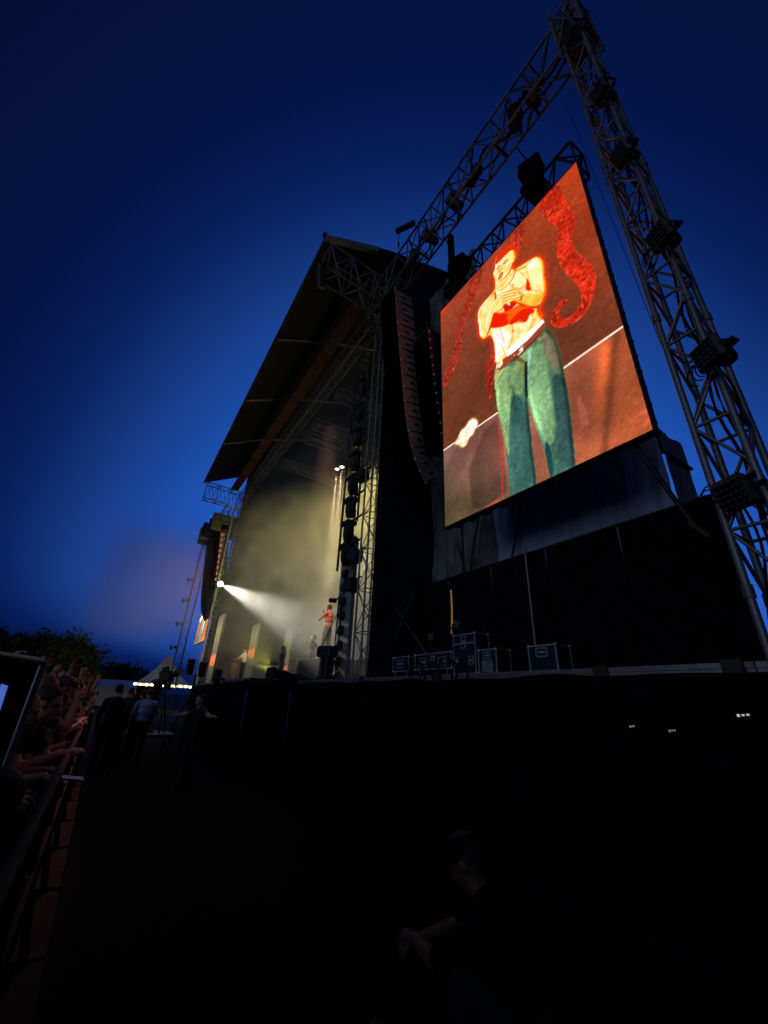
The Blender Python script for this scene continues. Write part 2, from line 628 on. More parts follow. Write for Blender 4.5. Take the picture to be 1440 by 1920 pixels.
BAYS = [-7.9, -12.6, -17.1, -21.6, -27.4]
for i in range(4):
    x0, x1 = BAYS[i] - 0.02, BAYS[i + 1] + 0.02
    m_ = MB()
    ys = [2.28 + (13.4 - 2.28) * k / 30 for k in range(31)]

    def rv(u, v, up):
        y = ys[int(round(v * 30))]
        sag = 0.10 * math.sin(u * math.pi) * math.sin(v * math.pi)
        return (x0 + (x1 - x0) * u, y, prof(y) - 0.02 - sag + up - (0.08 if False else 0))
    m_.grid(lambda u, v: rv(u, v, 0.0), 8, 30)
    m_.grid(lambda u, v: rv(u, v, 0.14), 8, 30)
    m_.build('roof_panel', ROOFM, rf)
    # keder rafter between the bays
for x in BAYS[1:4]:
    m_ = MB()
    for (y0, z0), (y1, z1) in zip(PROF[:4], PROF[1:4]):
        m_.tube((x, y0, z0 - 0.06), (x, y1, z1 - 0.06), 0.055, n=8)
    m_.build('rafter', VALANCE, rf)
m_ = MB()
m_.box((0.5 * (XR + XL), 2.25, 14.73), (abs(XL - XR), 0.06, 0.18))
m_.build('front_fascia', BLACK, rf)
m_ = MB()
y0, z0, y1, z1 = 2.22, 14.76, 4.1, 15.80
m_.add([(XR + .02, y0, z0 - .16), (XR + .02, y1, z1 - .17), (XR + .02, y1, z1 + .06), (XR + .02, y0, z0 + .04),
        (XR - .12, y0, z0 - .16), (XR - .12, y1, z1 - .17), (XR - .12, y1, z1 + .06), (XR - .12, y0, z0 + .04)],
       [(0, 1, 2, 3), (4, 7, 6, 5), (0, 4, 5, 1), (3, 2, 6, 7), (0, 3, 7, 4), (1, 5, 6, 2)])
m_.build('pale_side_edging', VALANCE, rf)
m_ = MB()
for (ya, za), (yb, zb) in zip(PROF[1:], PROF[2:]):
    m_.add([(XR + .01, ya, za - .3), (XR + .01, yb, zb - .3), (XR + .01, yb, zb + .12), (XR + .01, ya, za + .12)], [(0, 1, 2, 3)])
m_.build('dark_side_edging', ROOFM, rf)
# ragged rolled edge at the right front tip
m_ = MB()
m_.ball((XR - .05, 2.2, 14.82), (0.1, 0.08, 0.07))
m_.build('corner_knot', BLACK, rf)
# gutter strip in red brown
m_ = MB()
m_.box((-17.9, 4.28, 14.85), (19.0, 0.5, 0.1), bev=0.02)
m_.build('gutter_strip', RUST, rf)
# side walls and back wall
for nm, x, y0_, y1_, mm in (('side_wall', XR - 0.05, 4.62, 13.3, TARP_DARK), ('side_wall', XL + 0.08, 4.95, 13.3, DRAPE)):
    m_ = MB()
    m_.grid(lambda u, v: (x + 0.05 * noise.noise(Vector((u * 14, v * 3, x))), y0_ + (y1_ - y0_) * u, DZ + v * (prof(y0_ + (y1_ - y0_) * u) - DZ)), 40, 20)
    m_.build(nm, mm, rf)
m_ = MB()
m_.grid(lambda u, v: (XR + (XL - .4 - XR) * u, 13.3 + 0.08 * math.sin(u * 90), DZ + v * (17.6 - DZ)), 120, 12)
m_.build('rear_curtain', DRAPE, rf)

# cantilever end trusses
for x, lab in ((-8.15, 'silver lattice truss jutting out under the right tip of the stage roof'), (-27.0, 'silver lattice truss jutting out under the far tip of the stage roof')):
    t = thing('cantilever_truss', lab, 'truss', (x, 4.6, 13.6), group='roof cantilever trusses')
    truss(t, (x, 2.42, 13.95), (x, 4.75, 13.85), (1, 0, 0), (0, 0, 1), 0.55, 1.15, 0.032, ALU, 0.42, 0.018)

# header truss across the stage opening
ht = thing('header_truss', 'long aluminium lattice truss spanning the top of the stage opening', 'truss', (-17, 4.8, 13.6))
truss(ht, (-8.3, 4.83, 14.05), (-28.0, 4.83, 14.05), (0, 1, 0), (0, 0, 1), 0.36, 0.8, 0.026, ALU_DARK, 0.62, 0.014, single=False)
# proscenium posts
for x, lab in ((-8.45, 'slim aluminium lattice post at the near side of the stage opening'), (-28.0, 'slim aluminium lattice post at the far side of the stage opening')):
    t = thing('lattice_post', lab, 'truss', (x, 4.8, DZ), group='stage opening posts')
    truss(t, (x, 4.8, DZ), (x, 4.8, 13.6), (1, 0, 0), (0, 1, 0), 0.36, 0.36, 0.026, ALU, 0.5, 0.013, single=False)
# ceiling lighting trusses, running to the back
for x, z in ((-10.4, 13.4), (-12.6, 13.3), (-15.0, 13.25), (-16.2, 13.25), (-19.2, 13.2)):
    t = thing('ceiling_truss', 'dim ceiling truss running back from the header, truss %s from the near post' % {-10.4: 'first', -12.6: 'second', -15.0: 'third', -16.2: 'fourth', -19.2: 'fifth'}[x], 'truss', (x, 8, z), group='ceiling trusses')
    truss(t, (x, 5.1, z), (x, 12.6, z), (1, 0, 0), (0, 0, 1), 0.4, 0.4, 0.025, ALU_DARK, 0.6, 0.012, single=False)

# ================================================================== goalpost: lattice tower and beam
TX, TY = -0.985, 4.25
tw = thing('lattice_tower', 'tall silver lattice tower carrying floodlights beside the big screen', 'tower', (TX, TY, 0))
truss(tw, (TX, TY, 0.0), (TX, TY, 14.0), (1, 0, 0), (0, 1, 0), 0.31, 0.42, 0.031, ALU, 0.52, 0.016)
for z in (2.6, 5.6, 8.6, 11.4):
    for sx in (-1, 1):
        for sy in (-1, 1):
            tube_obj('chord_sleeve', (TX + sx * .155, TY + sy * .21, z - .05), (TX + sx * .155, TY + sy * .21, z + .05), 0.042, ALU_DARK, tw)
m_ = MB()
pts = []
for k in range(60):
    z = 2.0 + k * 0.19
    pts.append((TX + 0.05 + 0.03 * math.sin(k * .9), TY - 0.05 + 0.04 * math.sin(k * .37), z))
m_.path(pts, 0.014)
m_.path([(p[0] + .03 + .02 * math.sin(i * .7), p[1] + .05, p[2]) for i, p in enumerate(pts)], 0.012)
m_.build('power_cable', CABLE, tw)
m_ = MB()
m_.box((TX, TY, 0.03), (0.9, 0.9, 0.05))
m_.build('base_plate', STEEL, tw)
# corner sleeve block at the top
m_ = MB()
m_.box((TX, TY, 13.2), (0.46, 0.56, 0.05), bev=.01)
m_.box((TX, TY, 12.75), (0.46, 0.56, 0.06), bev=.01)
for sx in (-1, 1):
    for sy in (-1, 1):
        m_.box((TX + sx * .22, TY + sy * .27, 13.2), (0.06, 0.06, 1.9), bev=.01)
        m_.tube((TX + sx * .25, TY + sy * .3, 12.4), (TX - sx * .25, TY + sy * .3, 14.0), 0.02)
m_.build('sleeve_block', ALU_DARK, tw)
m_ = MB()
m_.box((TX - .05, TY, 13.55), (0.3, 0.36, 0.42), bev=.04)
m_.tube((TX - .05, TY - .2, 13.8), (TX - .05, TY - .2, 12.8), 0.05)
m_.tube((TX + .05, TY + .1, 14.0), (TX + .3, TY + .1, 14.9), 0.02)
m_.build('hoist_motor', BLACK, tw)

bm_ = thing('truss_beam', 'heavy lattice beam joining the tower top to the stage roof', 'truss', (-4.5, TY, 13.1))
truss(bm_, (-0.75, TY + .01, 13.17), (-8.2, TY + .01, 13.17), (0, 1, 0), (0, 0, 1), 0.42, 1.1, 0.030, ALU_DARK, 0.55, 0.019)
for x in (-2.0, -2.85, -4.3, -5.6, -6.9):
    tube_obj('cross_tie', (x, TY - .2, 12.62), (x, TY + .22, 12.62), 0.03, BLACK, bm_)
m_ = MB()
m_.path([(-1.2 - 0.11 * k, TY + .1 * math.sin(k * .6), 13.1 + 0.08 * math.sin(k * .8)) for k in range(62)], 0.03)
m_.path([(-1.2 - 0.11 * k, TY + .12 + .05 * math.sin(k * .5), 13.0 + 0.06 * math.sin(k * .55 + 1)) for k in range(62)], 0.022)
m_.build('cable_loom', CABLE, bm_)


def floodlight_parts(t, c, aim=(0, -1, 0), s=1.0, cables=True, seed=0):
    """LED floodlight: body with lens grid, yoke, clamp, dangling cable loops"""
    rr = random.Random(seed)
    c = Vector(c)
    aim = Vector(aim).normalized()
    q = aim.to_track_quat('Y', 'Z').to_matrix()
    body = MB().box(c, (0.40 * s, 0.13 * s, 0.40 * s), q, bev=0.05 * s)
    ob = body.build('lamp_body', BLACK, t)
    lens = MB()
    for i in range(5):
        for j in range(5):
            p = c + q @ Vector(((i - 2) * 0.068 * s, 0.066 * s, (j - 2) * 0.068 * s))
            lens.ball(p, (0.027 * s,) * 3, n=8, m=5)
    lens.build('lens_grid', LENS, ob)['kind'] = 'stuff'
    yk = MB()
    for sx in (-1, 1):
        yk.box(c + q @ Vector((sx * 0.225 * s, -0.08 * s, 0)), (0.025 * s, 0.28 * s, 0.05 * s), q, bev=.006)
    yk.box(c + q @ Vector((0, -0.22 * s, 0)), (0.47 * s, 0.025 * s, 0.05 * s), q, bev=.006)
    yk.build('yoke', BLACK, t)
    cl = MB()
    cl.box(c + q @ Vector((0.03, -0.3 * s, -.02)), (0.2 * s, 0.17 * s, 0.22 * s), q, bev=.03)
    cl.tube(c + q @ Vector((-.1, -0.3 * s, 0.08)), c + q @ Vector((.16, -0.3 * s, 0.08)), .03)
    cl.tube(c + q @ Vector((0.1, -0.32 * s, 0)), c + q @ Vector((.27 * s, -0.36 * s, .03)), .02)
    cl.build('clamp', BLACK, t)
    if cables:
        cb = MB()
        for k in range(3):
            a0 = rr.uniform(-.2, .2)
            R0 = rr.uniform(0.1, 0.17) * s
            pts = []
            for i in range(14):
                a = a0 + i / 13 * 4.6
                pts.append(c + q @ Vector((0.22 * s + R0 * (1 - math.cos(a)) * 1.0, -0.25 * s + .05 * k, 0.06 * s + R0 * math.sin(a) * 1.1 - .04 * k)))
            cb.path(pts, 0.010 * s, 5)
        pts = [c + q @ Vector((0.2 * s, -0.3 * s, 0)) + Vector((.06 * math.sin(i * .35), -.02 * i * .1, -0.09 * i)) for i in range(16)]
        cb.path(pts, 0.011, 5)
        cb.build('cable', CABLE, t)


ords = ['topmost', 'second', 'third', 'fourth', 'fifth', 'lowest']
for k, (z, x, y) in enumerate(((12.3, -.95, 3.86), (9.85, -.86, 3.84), (8.2, -.88, 3.84), (6.42, -.82, 3.84), (4.68, -.80, 3.84), (3.35, -.98, 3.9))):
    t = thing('floodlight', 'black square LED floodlight on the lattice tower, %s from the top' % (ords[k] if 0 < k < 5 else ords[k] + ' of six; it hangs') if 0 < k < 5 else 'black LED floodlight, %s of those clamped to the lattice tower' % ords[k], 'floodlight', (x, y + .2, z), group='floodlights on the lattice tower')
    floodlight_parts(t, (x, y, z), (-0.45 + .1 * math.sin(k * 3), -1, -0.35 + .15 * math.sin(k * 2.1)), 0.7, True, k)

bl = ['nearest the tower top', 'second from the tower top', 'third from the tower top', 'fourth from the tower top', 'fifth from the tower top', 'closest to the stage roof']
for k, x in enumerate((-1.95, -2.38, -3.6, -4.3, -5.3, -6.0)):
    t = thing('beam_spotlight', 'black spotlight inside the high lattice beam, %s' % bl[k], 'spotlight', (x, TY, 13.2), group='spotlights on the high beam')
    m_ = MB()
    tilt = Euler((0.3 + .5 * math.sin(k * 2.2), 0.6 * math.sin(k * 1.3), 0)).to_matrix()
    cc = Vector((x, TY - .02, 12.95 + .06 * math.sin(k * 3)))
    m_.tube(cc + tilt @ Vector((0, 0, -.26)), cc + tilt @ Vector((0, 0, .06)), .10, .12, 12)
    m_.box(cc + tilt @ Vector((0, 0, .14)), (0.26, .24, .2), tilt, bev=.04)
    m_.build('lamp_body', BLACK, t)
    m_ = MB()
    m_.box(cc + Vector((-.15, 0, .08)), (.025, .06, .36), tilt)
    m_.box(cc + Vector((.15, 0, .08)), (.025, .06, .36), tilt)
    m_.tube(cc + Vector((-.16, 0, .26)), cc + Vector((.16, 0, .26)), .025)
    m_.tube(cc + Vector((0, 0, .24)), cc + Vector((0, -.18, .68)), .03)
    m_.build('yoke', BLACK, t)
# long black bar sticking out above the beam at its far end
t = thing('hoist_bar', 'short black steel bar lying across the high beam near the stage roof', 'bar', (-6.1, 4.1, 14.2))
m_ = MB().box((-6.1, 3.98, 14.3), (.62, .14, .12), Euler((0, 0.1, 0.5)).to_matrix(), bev=.02)
m_.build('bar', BLACK, t)
m_ = MB()
m_.tube((-6.3, 3.9, 14.26), (-6.3, 3.9, 13.5), .012)
m_.tube((-6.3, 3.9, 13.75), (-6.3, 3.9, 13.6), .03)
m_.build('chain', BLACK, t)

# ================================================================== big video screen
YS = 5.0
SX0, SX1 = -5.805, -1.8085
SZ0, SZ1 = 4.9515, 11.158


def screen_picture(nu, nv):
    """colours of the singer's close-up shown on the screen, one per LED block"""
    uu, vv = np.meshgrid(np.linspace(0, 1, nu), np.linspace(0, 1, nv))
    P = np.stack([SX0 + (SX1 - SX0) * uu.ravel(), np.full(uu.size, YS), SZ0 + (SZ1 - SZ0) * vv.ravel()], 1)
    px = proj(P)
    A = (px - np.array([800, 280])) * 2.666
    B = (px - np.array([860, 440])) * 6.4

    def inside(pts, poly):
        x, y = pts[:, 0], pts[:, 1]
        c = np.zeros(len(x), bool)
        n = len(poly)
        for i in range(n):
            x0, y0 = poly[i]
            x1, y1 = poly[(i + 1) % n]
            if y0 == y1:
                continue
            c ^= ((y0 > y) != (y1 > y)) & (x < (x1 - x0) * (y - y0) / (y1 - y0) + x0)
        return c.astype(float).reshape(nv, nu)

    def blur(a, k):
        for _ in range(k):
            p = np.pad(a, 1, mode='edge')
            a = (p[:-2, 1:-1] + p[2:, 1:-1] + p[1:-1, :-2] + p[1:-1, 2:] + 2 * p[1:-1, 1:-1]) / 6
        return a

    def cat_poly(poly, k=2):
        # smooth closed polygon (Chaikin)
        for _ in range(k):
            q = []
            for i in range(len(poly)):
                a, b = np.array(poly[i], float), np.array(poly[(i + 1) % len(poly)], float)
                q += [tuple(a * .75 + b * .25), tuple(a * .25 + b * .75)]
            poly = q
        return poly
    img = np.zeros((nv, nu, 3))
    Ax, Ay = A[:, 0].reshape(nv, nu), A[:, 1].reshape(nv, nu)
    Bx, By = B[:, 0].reshape(nv, nu), B[:, 1].reshape(nv, nu)

    def put(mask, col):
        img[:] = img * (1 - mask[..., None]) + np.array(col, float) * mask[..., None]

    def nz(sc, seed, oct=3, st=1.0):
        out = np.zeros((nv, nu))
        r = np.random.default_rng(seed)
        amp = 1
        for o in range(oct):
            gx, gy = max(2, int(nu / sc * 2 ** o)), max(2, int(nv / sc / st * 2 ** o))
            gr = r.standard_normal((gy + 2, gx + 2))
            ix, iy = uu * gx, vv * gy
            x0, y0 = ix.astype(int), iy.astype(int)
            fx, fy = ix - x0, iy - y0
            fx, fy = fx * fx * (3 - 2 * fx), fy * fy * (3 - 2 * fy)
            out += amp * ((gr[y0, x0] * (1 - fx) + gr[y0, x0 + 1] * fx) * (1 - fy) + (gr[y0 + 1, x0] * (1 - fx) + gr[y0 + 1, x0 + 1] * fx) * fy)
            amp *= .5
        return out
    # wall behind: red brown, darker towards the floor line
    lin = Ay - (1505 - 0.7 * (Ax - 85))
    t = np.clip((Ay - 60) / 900, 0, 1)
    base = (1 - t)[..., None] * np.array([186, 64, 32]) + t[..., None] * np.array([104, 54, 36])
    left = np.clip((520 - Ax) / 420, 0, 1) * np.clip((1150 - Ay) / 450, 0, 1)
    base = base * (1 - .7 * left[..., None]) + np.array([178, 70, 46]) * .7 * left[..., None]
    base = base * (1 + .05 * nz(60, 31)[..., None] + .03 * nz(6, 32)[..., None])
    img[:] = base
    # floor
    fm = blur((lin > 0).astype(float), 1)
    rx = np.clip((Ax - 100) / 900, 0, 1)[..., None]
    floor = (1 - rx) * np.array([132, 88, 84]) + rx * np.array([172, 86, 52])
    dk = np.clip((Ay - 1450) / 380, 0, 1)[..., None] * (1 - rx)
    floor = floor * (1 - dk) + np.array([96, 84, 58]) * dk
    streak = nz(60, 5)[..., None]
    floor = floor * (1 + 0.12 * streak)
    fold = np.exp(-((Ax - 900 + (Ay - 950) * .12) / 30) ** 2) * np.clip((Ay - 930) / 60, 0, 1) * np.clip((1380 - Ay) / 300, 0, 1)
    floor = floor * (1 - .25 * np.exp(-((Ax - 945 + (Ay - 950) * .1) / 22) ** 2)[..., None]) + fold[..., None] * np.array([60, 20, 0])
    sh = blur(inside(A, [(210, 1600), (290, 1400), (350, 1350), (380, 1450), (400, 1700), (330, 1780), (230, 1800)]), 16)
    floor = floor * (1 - .28 * sh[..., None])
    pk = blur(inside(A, [(750, 1230), (770, 1230), (815, 1370), (770, 1400)]), 4)
    floor = floor * (1 - .5 * pk[..., None]) + np.array([190, 95, 80]) * .5 * pk[..., None]
    img[:] = img * (1 - fm[..., None]) + floor * fm[..., None]
    sp = blur(inside(A, [(1010, 1360), (1110, 1290), (1120, 1360), (1040, 1410)]), 4) * (nz(9, 8) > 0.3)
    put(sp * .8, (225, 95, 65))
    sp = blur(inside(A, [(290, 1790), (360, 1745), (370, 1760), (310, 1800)]), 2)
    put(sp * .8, (200, 80, 60))
    put(blur(inside(A, [(355, 1320), (372, 1320), (385, 1520), (385, 1750), (372, 1750), (366, 1500)]), 1) * .5, (190, 60, 60))
    # tentacles
    tex = nz(3, 2, 1) + .4 * nz(9, 3, 1)
    tex = np.clip((tex - .5) * 1.4, 0, 1)
    tex2 = np.clip(nz(22, 14) * .5 + .5, 0, 1)

    def tent(poly, col, edge=(235, 120, 70)):
        p = inside(A, cat_poly(poly))
        m = blur(p, 1)
        e = np.clip(blur(p, 1) - blur(p, 3), 0, 1) * 1.6
        core = np.clip(blur(p, 22) * 1.5 - .2, 0, 1)[..., None]
        c = np.array(col)[None, None] * (.55 + .22 * tex2[..., None] + .26 * core)
        c = c * (1 - .42 * tex[..., None]) + np.array([250, 104, 74]) * (.42 * tex[..., None])
        c = c * (1 - .25 * np.clip(-nz(3, 77, 1), 0, 1)[..., None])
        c = np.clip(c, 0, 255)
        img[:] = img * (1 - m[..., None]) + c * m[..., None]
        put(np.clip(e, 0, .45) * m, edge)
    def tshade(poly, k):
        p = inside(A, cat_poly(poly))
        put(blur(p, k) * .35, (214, 52, 24))
    tent([(560, 270), (600, 190), (660, 135), (680, 230), (720, 280), (750, 330), (742, 390), (722, 440), (745, 510), (800, 550), (838, 590), (850, 640), (838, 720), (812, 800), (770, 850), (700, 888), (650, 898), (612, 870), (625, 820), (655, 770), (692, 742), (712, 750), (690, 778), (665, 800), (672, 838), (700, 848), (740, 818), (770, 768), (775, 715), (740, 665), (690, 620), (660, 570), (648, 510), (655, 440), (655, 390), (610, 362), (570, 330)], (215, 48, 24))
    tent([(408, 450), (500, 340), (485, 470), (450, 520), (415, 500)], (175, 50, 30), (190, 70, 40))
    tent([(215, 640), (287, 570), (272, 660), (228, 780), (188, 870), (178, 960), (152, 1080), (112, 1160), (82, 1208), (82, 1130), (120, 1070), (140, 960), (160, 860), (200, 760)], (168, 52, 34), (200, 90, 60))
    tent([(300, 1040), (340, 1000), (338, 1150), (320, 1275), (297, 1200), (285, 1110)], (160, 46, 30), (190, 80, 50))
    put(blur(inside(A, [(70, 830), (70, 810), (130, 740), (100, 790)]), 2), (205, 60, 30))
    # glowing line of the riser edge
    for x0, x1, wd_ in ((60, 360, 3.5), (640, 1010, 5)):
        ln = np.exp(-((lin + (0 if x0 < 500 else -8)) / wd_) ** 2) * (Ax > x0) * (Ax < x1)
        put(np.clip(ln * 1.3, 0, 1), (255, 232, 214))
    # lamp flare on the riser
    fl = inside(A, cat_poly([(138, 1478), (160, 1440), (172, 1405), (196, 1392), (215, 1350), (242, 1346), (258, 1372), (240, 1396), (232, 1425), (208, 1440), (200, 1474), (178, 1490), (160, 1470)]))
    put(np.clip(blur(fl, 40) * 1.2, 0, .8), (200, 110, 50))
    put(np.clip(blur(fl, 14) * 1.3, 0, 1), (252, 190, 90))
    put(np.clip(blur(fl, 4) * 1.2, 0, 1) * (1 - .5 * (nz(6, 61, 2) > .7)), (255, 253, 238))
    # figure: halo
    body = cat_poly([(440, 310), (470, 250), (540, 190), (600, 150), (665, 165), (695, 220), (685, 300), (652, 335), (640, 400), (655, 430), (720, 390), (820, 330), (920, 262), (980, 280), (1022, 340), (1022, 480), (1042, 560), (1048, 680), (1032, 770), (985, 855), (945, 885), (962, 900), (1000, 970), (1025, 1010), (850, 1170), (700, 1290), (600, 1420), (560, 1520), (435, 1560), (440, 1400), (428, 1290), (380, 1190), (330, 1235), (290, 1248), (250, 1205), (248, 1110), (228, 1000), (238, 900), (300, 815), (400, 705), (440, 650), (440, 560), (428, 510), (412, 470), (438, 420)], 1)
    bmask = inside(B, body)
    jeans = inside(A, [(338, 1085), (352, 1105), (460, 1040), (540, 960), (600, 888), (642, 930), (667, 1000), (682, 1090), (702, 1180), (722, 1330), (747, 1590), (620, 1660), (592, 1520), (548, 1395), (508, 1270), (525, 1450), (552, 1690), (418, 1750), (408, 1600), (388, 1450), (358, 1330), (340, 1180)])
    put(np.clip(blur(bmask, 160) * 1.25, 0, .8), (204, 56, 24))
    put(np.clip(blur(bmask, 40) * 1.5, 0, .9), (232, 48, 12))
    put(np.clip(blur(bmask, 10) * 1.8, 0, .97), (252, 62, 10))
    # jeans
    jm = blur(jeans, 1)
    jt = 1 + .05 * nz(4, 11, 2) + .07 * nz(11, 12, 2, 5.0) + .04 * nz(40, 13)
    jc = np.ones((nv, nu, 3)) * np.array([88, 122, 92])
    ylow = np.clip((Ay - 1150) / 450, 0, 1)[..., None]
    jc = jc * (1 - ylow) + np.array([62, 98, 88]) * ylow

    def jz(poly, col, k):
        mk = blur(inside(A, cat_poly(poly)), k)[..., None]
        jc[:] = jc * (1 - mk) + np.array(col, float) * mk
    jz([(340, 1090), (420, 1080), (450, 1100), (425, 1200), (415, 1330), (410, 1420), (415, 1560), (380, 1450), (350, 1330), (335, 1180)], (132, 166, 112), 5)
    jz([(430, 1070), (520, 985), (560, 1000), (500, 1080), (490, 1160), (470, 1240), (425, 1200)], (124, 158, 106), 5)
    jz([(530, 985), (600, 960), (600, 1080), (620, 1200), (640, 1330), (640, 1450), (610, 1500), (560, 1400), (515, 1290), (500, 1180), (520, 1080)], (120, 158, 112), 7)
    jz([(600, 900), (640, 930), (668, 1010), (680, 1100), (640, 1110), (600, 1040), (580, 980)], (118, 112, 86), 6)
    jz([(620, 1120), (690, 1130), (705, 1250), (725, 1400), (745, 1580), (660, 1600), (650, 1400), (635, 1250)], (50, 80, 76), 9)
    jz([(425, 1215), (485, 1250), (510, 1330), (525, 1450), (548, 1660), (440, 1700), (425, 1500), (415, 1350)], (50, 86, 80), 8)
    jz([(490, 1060), (505, 1060), (508, 1250), (492, 1230)], (28, 52, 56), 1)
    jz([(505, 1020), (520, 1000), (512, 1150), (503, 1240)], (130, 168, 150), 1)
    jz([(455, 1045), (478, 1035), (485, 1100), (470, 1120)], (150, 128, 70), 1)
    jz([(545, 955), (612, 905), (600, 935), (560, 965)], (150, 140, 100), 1)
    jz([(595, 1440), (620, 1500), (640, 1620), (620, 1650), (592, 1530)], (26, 60, 58), 2)
    jc *= (1 + .07 * np.clip(nz(20, 81, 2, 4.0), -1.5, 1.5) + .04 * nz(7, 82, 2, 3.0))[..., None]
    def jform(poly, k, gain):
        m = inside(A, poly)
        h = np.sqrt(np.clip(blur(m, k), 0, 1))
        gy, gx = np.gradient(h)
        n = np.stack([-gx * gain, -gy * gain, np.ones_like(h)], -1)
        n /= np.linalg.norm(n, axis=-1, keepdims=True)
        v = n @ (np.array([-.6, .25, .75]) / 1.0)
        e = blur(m, 2)[..., None]
        jc[:] = jc * (1 - e) + jc * (.58 + .58 * np.clip(v, 0, 1.1))[..., None] * e
    jform([(338, 1085), (460, 1040), (500, 1060), (505, 1260), (525, 1450), (552, 1690), (418, 1750), (408, 1600), (388, 1450), (358, 1330), (340, 1180)], 26, 30)
    jform([(500, 1000), (600, 888), (642, 930), (667, 1000), (682, 1090), (702, 1180), (722, 1330), (747, 1590), (620, 1660), (592, 1520), (548, 1395), (508, 1270)], 30, 34)
    img[:] = img * (1 - jm[..., None]) + np.clip(jc * jt[..., None], 0, 255) * jm[..., None]
    # skin: each limb is a rounded form lit from the upper left, burnt out like the camera feed
    skin = np.ones((nv, nu, 3)) * np.array([255, 214, 130])
    RAMP_X = np.array([0, .18, .38, .58, .8, 1.0])
    RAMP_C = np.array([(200, 28, 6), (238, 74, 10), (254, 146, 34), (255, 196, 86), (255, 226, 146), (255, 248, 214)], float)

    def ramp(v):
        v = np.clip(v, 0, 1)
        return np.stack([np.interp(v, RAMP_X, RAMP_C[:, c]) for c in range(3)], -1)

    def form(mask, k, gain, light):
        h = np.sqrt(np.clip(blur(mask, k), 0, 1))
        gy, gx = np.gradient(h)
        n = np.stack([-gx * gain, -gy * gain, np.ones_like(h)], -1)
        n /= np.linalg.norm(n, axis=-1, keepdims=True)
        l = np.array(light, float)
        l /= np.linalg.norm(l)
        return n @ l

    def limb(poly, k=14, gain=22, light=(-.55, .5, .7), amb=.26, dif=.74, occ=.55, ch=1, sh=0.0):
        m = inside(B, cat_poly(poly, ch))
        o = (occ * np.clip(blur(m, 9) * 1.3, 0, 1) * (1 - m))[..., None]
        skin[:] = skin * (1 - o) + np.array([214, 52, 8]) * o
        v = amb + dif * form(m, k, gain, light) + .05 * nz(18, int(poly[0][0]) + 5, 2) + sh
        e = blur(m, 1)[..., None]
        skin[:] = skin * (1 - e) + ramp(v) * e

    def sz(poly, col, k=1, o=1.0, ch=2):
        mk = o * blur(inside(B, cat_poly(poly, ch)), k)[..., None]
        skin[:] = skin * (1 - mk) + np.array(col, float) * mk

    def line(pts, col, wd, o=.8):
        for (x0, y0), (x1, y1) in zip(pts, pts[1:]):
            dx, dy = x1 - x0, y1 - y0
            L2 = dx * dx + dy * dy
            tt = np.clip(((Bx - x0) * dx + (By - y0) * dy) / L2, 0, 1)
            dd = np.hypot(Bx - x0 - tt * dx, By - y0 - tt * dy)
            mk = (o * np.exp(-(dd / wd) ** 2))[..., None]
            skin[:] = skin * (1 - mk) + np.array(col, float) * mk
    # trunk
    limb([(520, 520), (640, 430), (780, 390), (900, 320), (990, 420), (980, 700), (955, 880), (1000, 970), (1045, 1010), (850, 1190), (700, 1310), (600, 1440), (560, 1540), (425, 1575), (440, 1400), (428, 1290), (383, 1170), (400, 1000), (430, 800), (440, 650)], 30, 34, (-.45, .25, .85), .2, .8, 0)
    wht = np.clip(blur(inside(B, [(410, 1150), (560, 1130), (620, 1200), (560, 1400), (440, 1540), (420, 1280)]), 8), 0, 1)[..., None] * .85
    skin[:] = skin * (1 - wht) + np.array([255, 250, 238]) * wht
    line([(640, 1060), (652, 1150), (640, 1260), (600, 1360)], (252, 176, 84), 16, .75)
    line([(700, 1060), (720, 1150), (700, 1220)], (255, 206, 120), 26, .6)
    line([(880, 950), (900, 1020), (860, 1120)], (252, 178, 78), 24, .7)
    line([(500, 1120), (515, 1200), (545, 1290)], (230, 196, 160), 12, .7)
    line([(590, 560), (650, 640), (740, 650), (810, 610)], (252, 172, 70), 15, .7)
    line([(700, 430), (770, 470), (810, 530)], (250, 178, 78), 12, .7)
    sz([(640, 1160), (668, 1145), (660, 1168)], (150, 70, 30), 1)
    sz([(640, 590), (660, 590), (665, 610), (645, 612)], (214, 120, 46), 1)
    # shade below the folded arms
    sz([(430, 930), (545, 930), (640, 880), (740, 830), (900, 880), (850, 960), (760, 1060), (690, 1050), (600, 1085), (440, 1110)], (236, 84, 12), 4, .95, 1)
    sz([(640, 1000), (730, 920), (800, 900), (740, 990), (660, 1060)], (224, 40, 6), 3, .9, 1)
    sz([(358, 1118), (392, 1040), (420, 935), (448, 925), (470, 960), (545, 945), (600, 955), (570, 1000), (600, 1040), (580, 1085), (480, 1118)], (222, 34, 6), 2, 1, 1)
    sz([(590, 1060), (680, 985), (760, 895), (820, 880), (912, 888), (905, 945), (850, 950), (828, 1035), (772, 1062), (735, 1010), (690, 1045), (640, 1080)], (222, 34, 6), 2, 1, 1)
    sz([(540, 835), (600, 760), (700, 705), (720, 800), (650, 880), (545, 945)], (200, 28, 6), 2, 1, 1)
    sz([(822, 505), (872, 620), (868, 680), (800, 668), (812, 580)], (222, 40, 8), 2)
    # neck and head
    limb([(440, 650), (436, 545), (520, 490), (640, 390), (700, 420), (640, 560), (560, 640), (500, 690)], 9, 14, (-.5, .2, .8), .2, .72, .0)
    limb([(412, 470), (434, 425), (440, 330), (470, 250), (540, 190), (600, 150), (665, 165), (695, 220), (685, 300), (652, 340), (636, 400), (596, 480), (540, 535), (470, 562), (428, 512)], 12, 16, (-.5, .35, .75), .22, .78, .35)
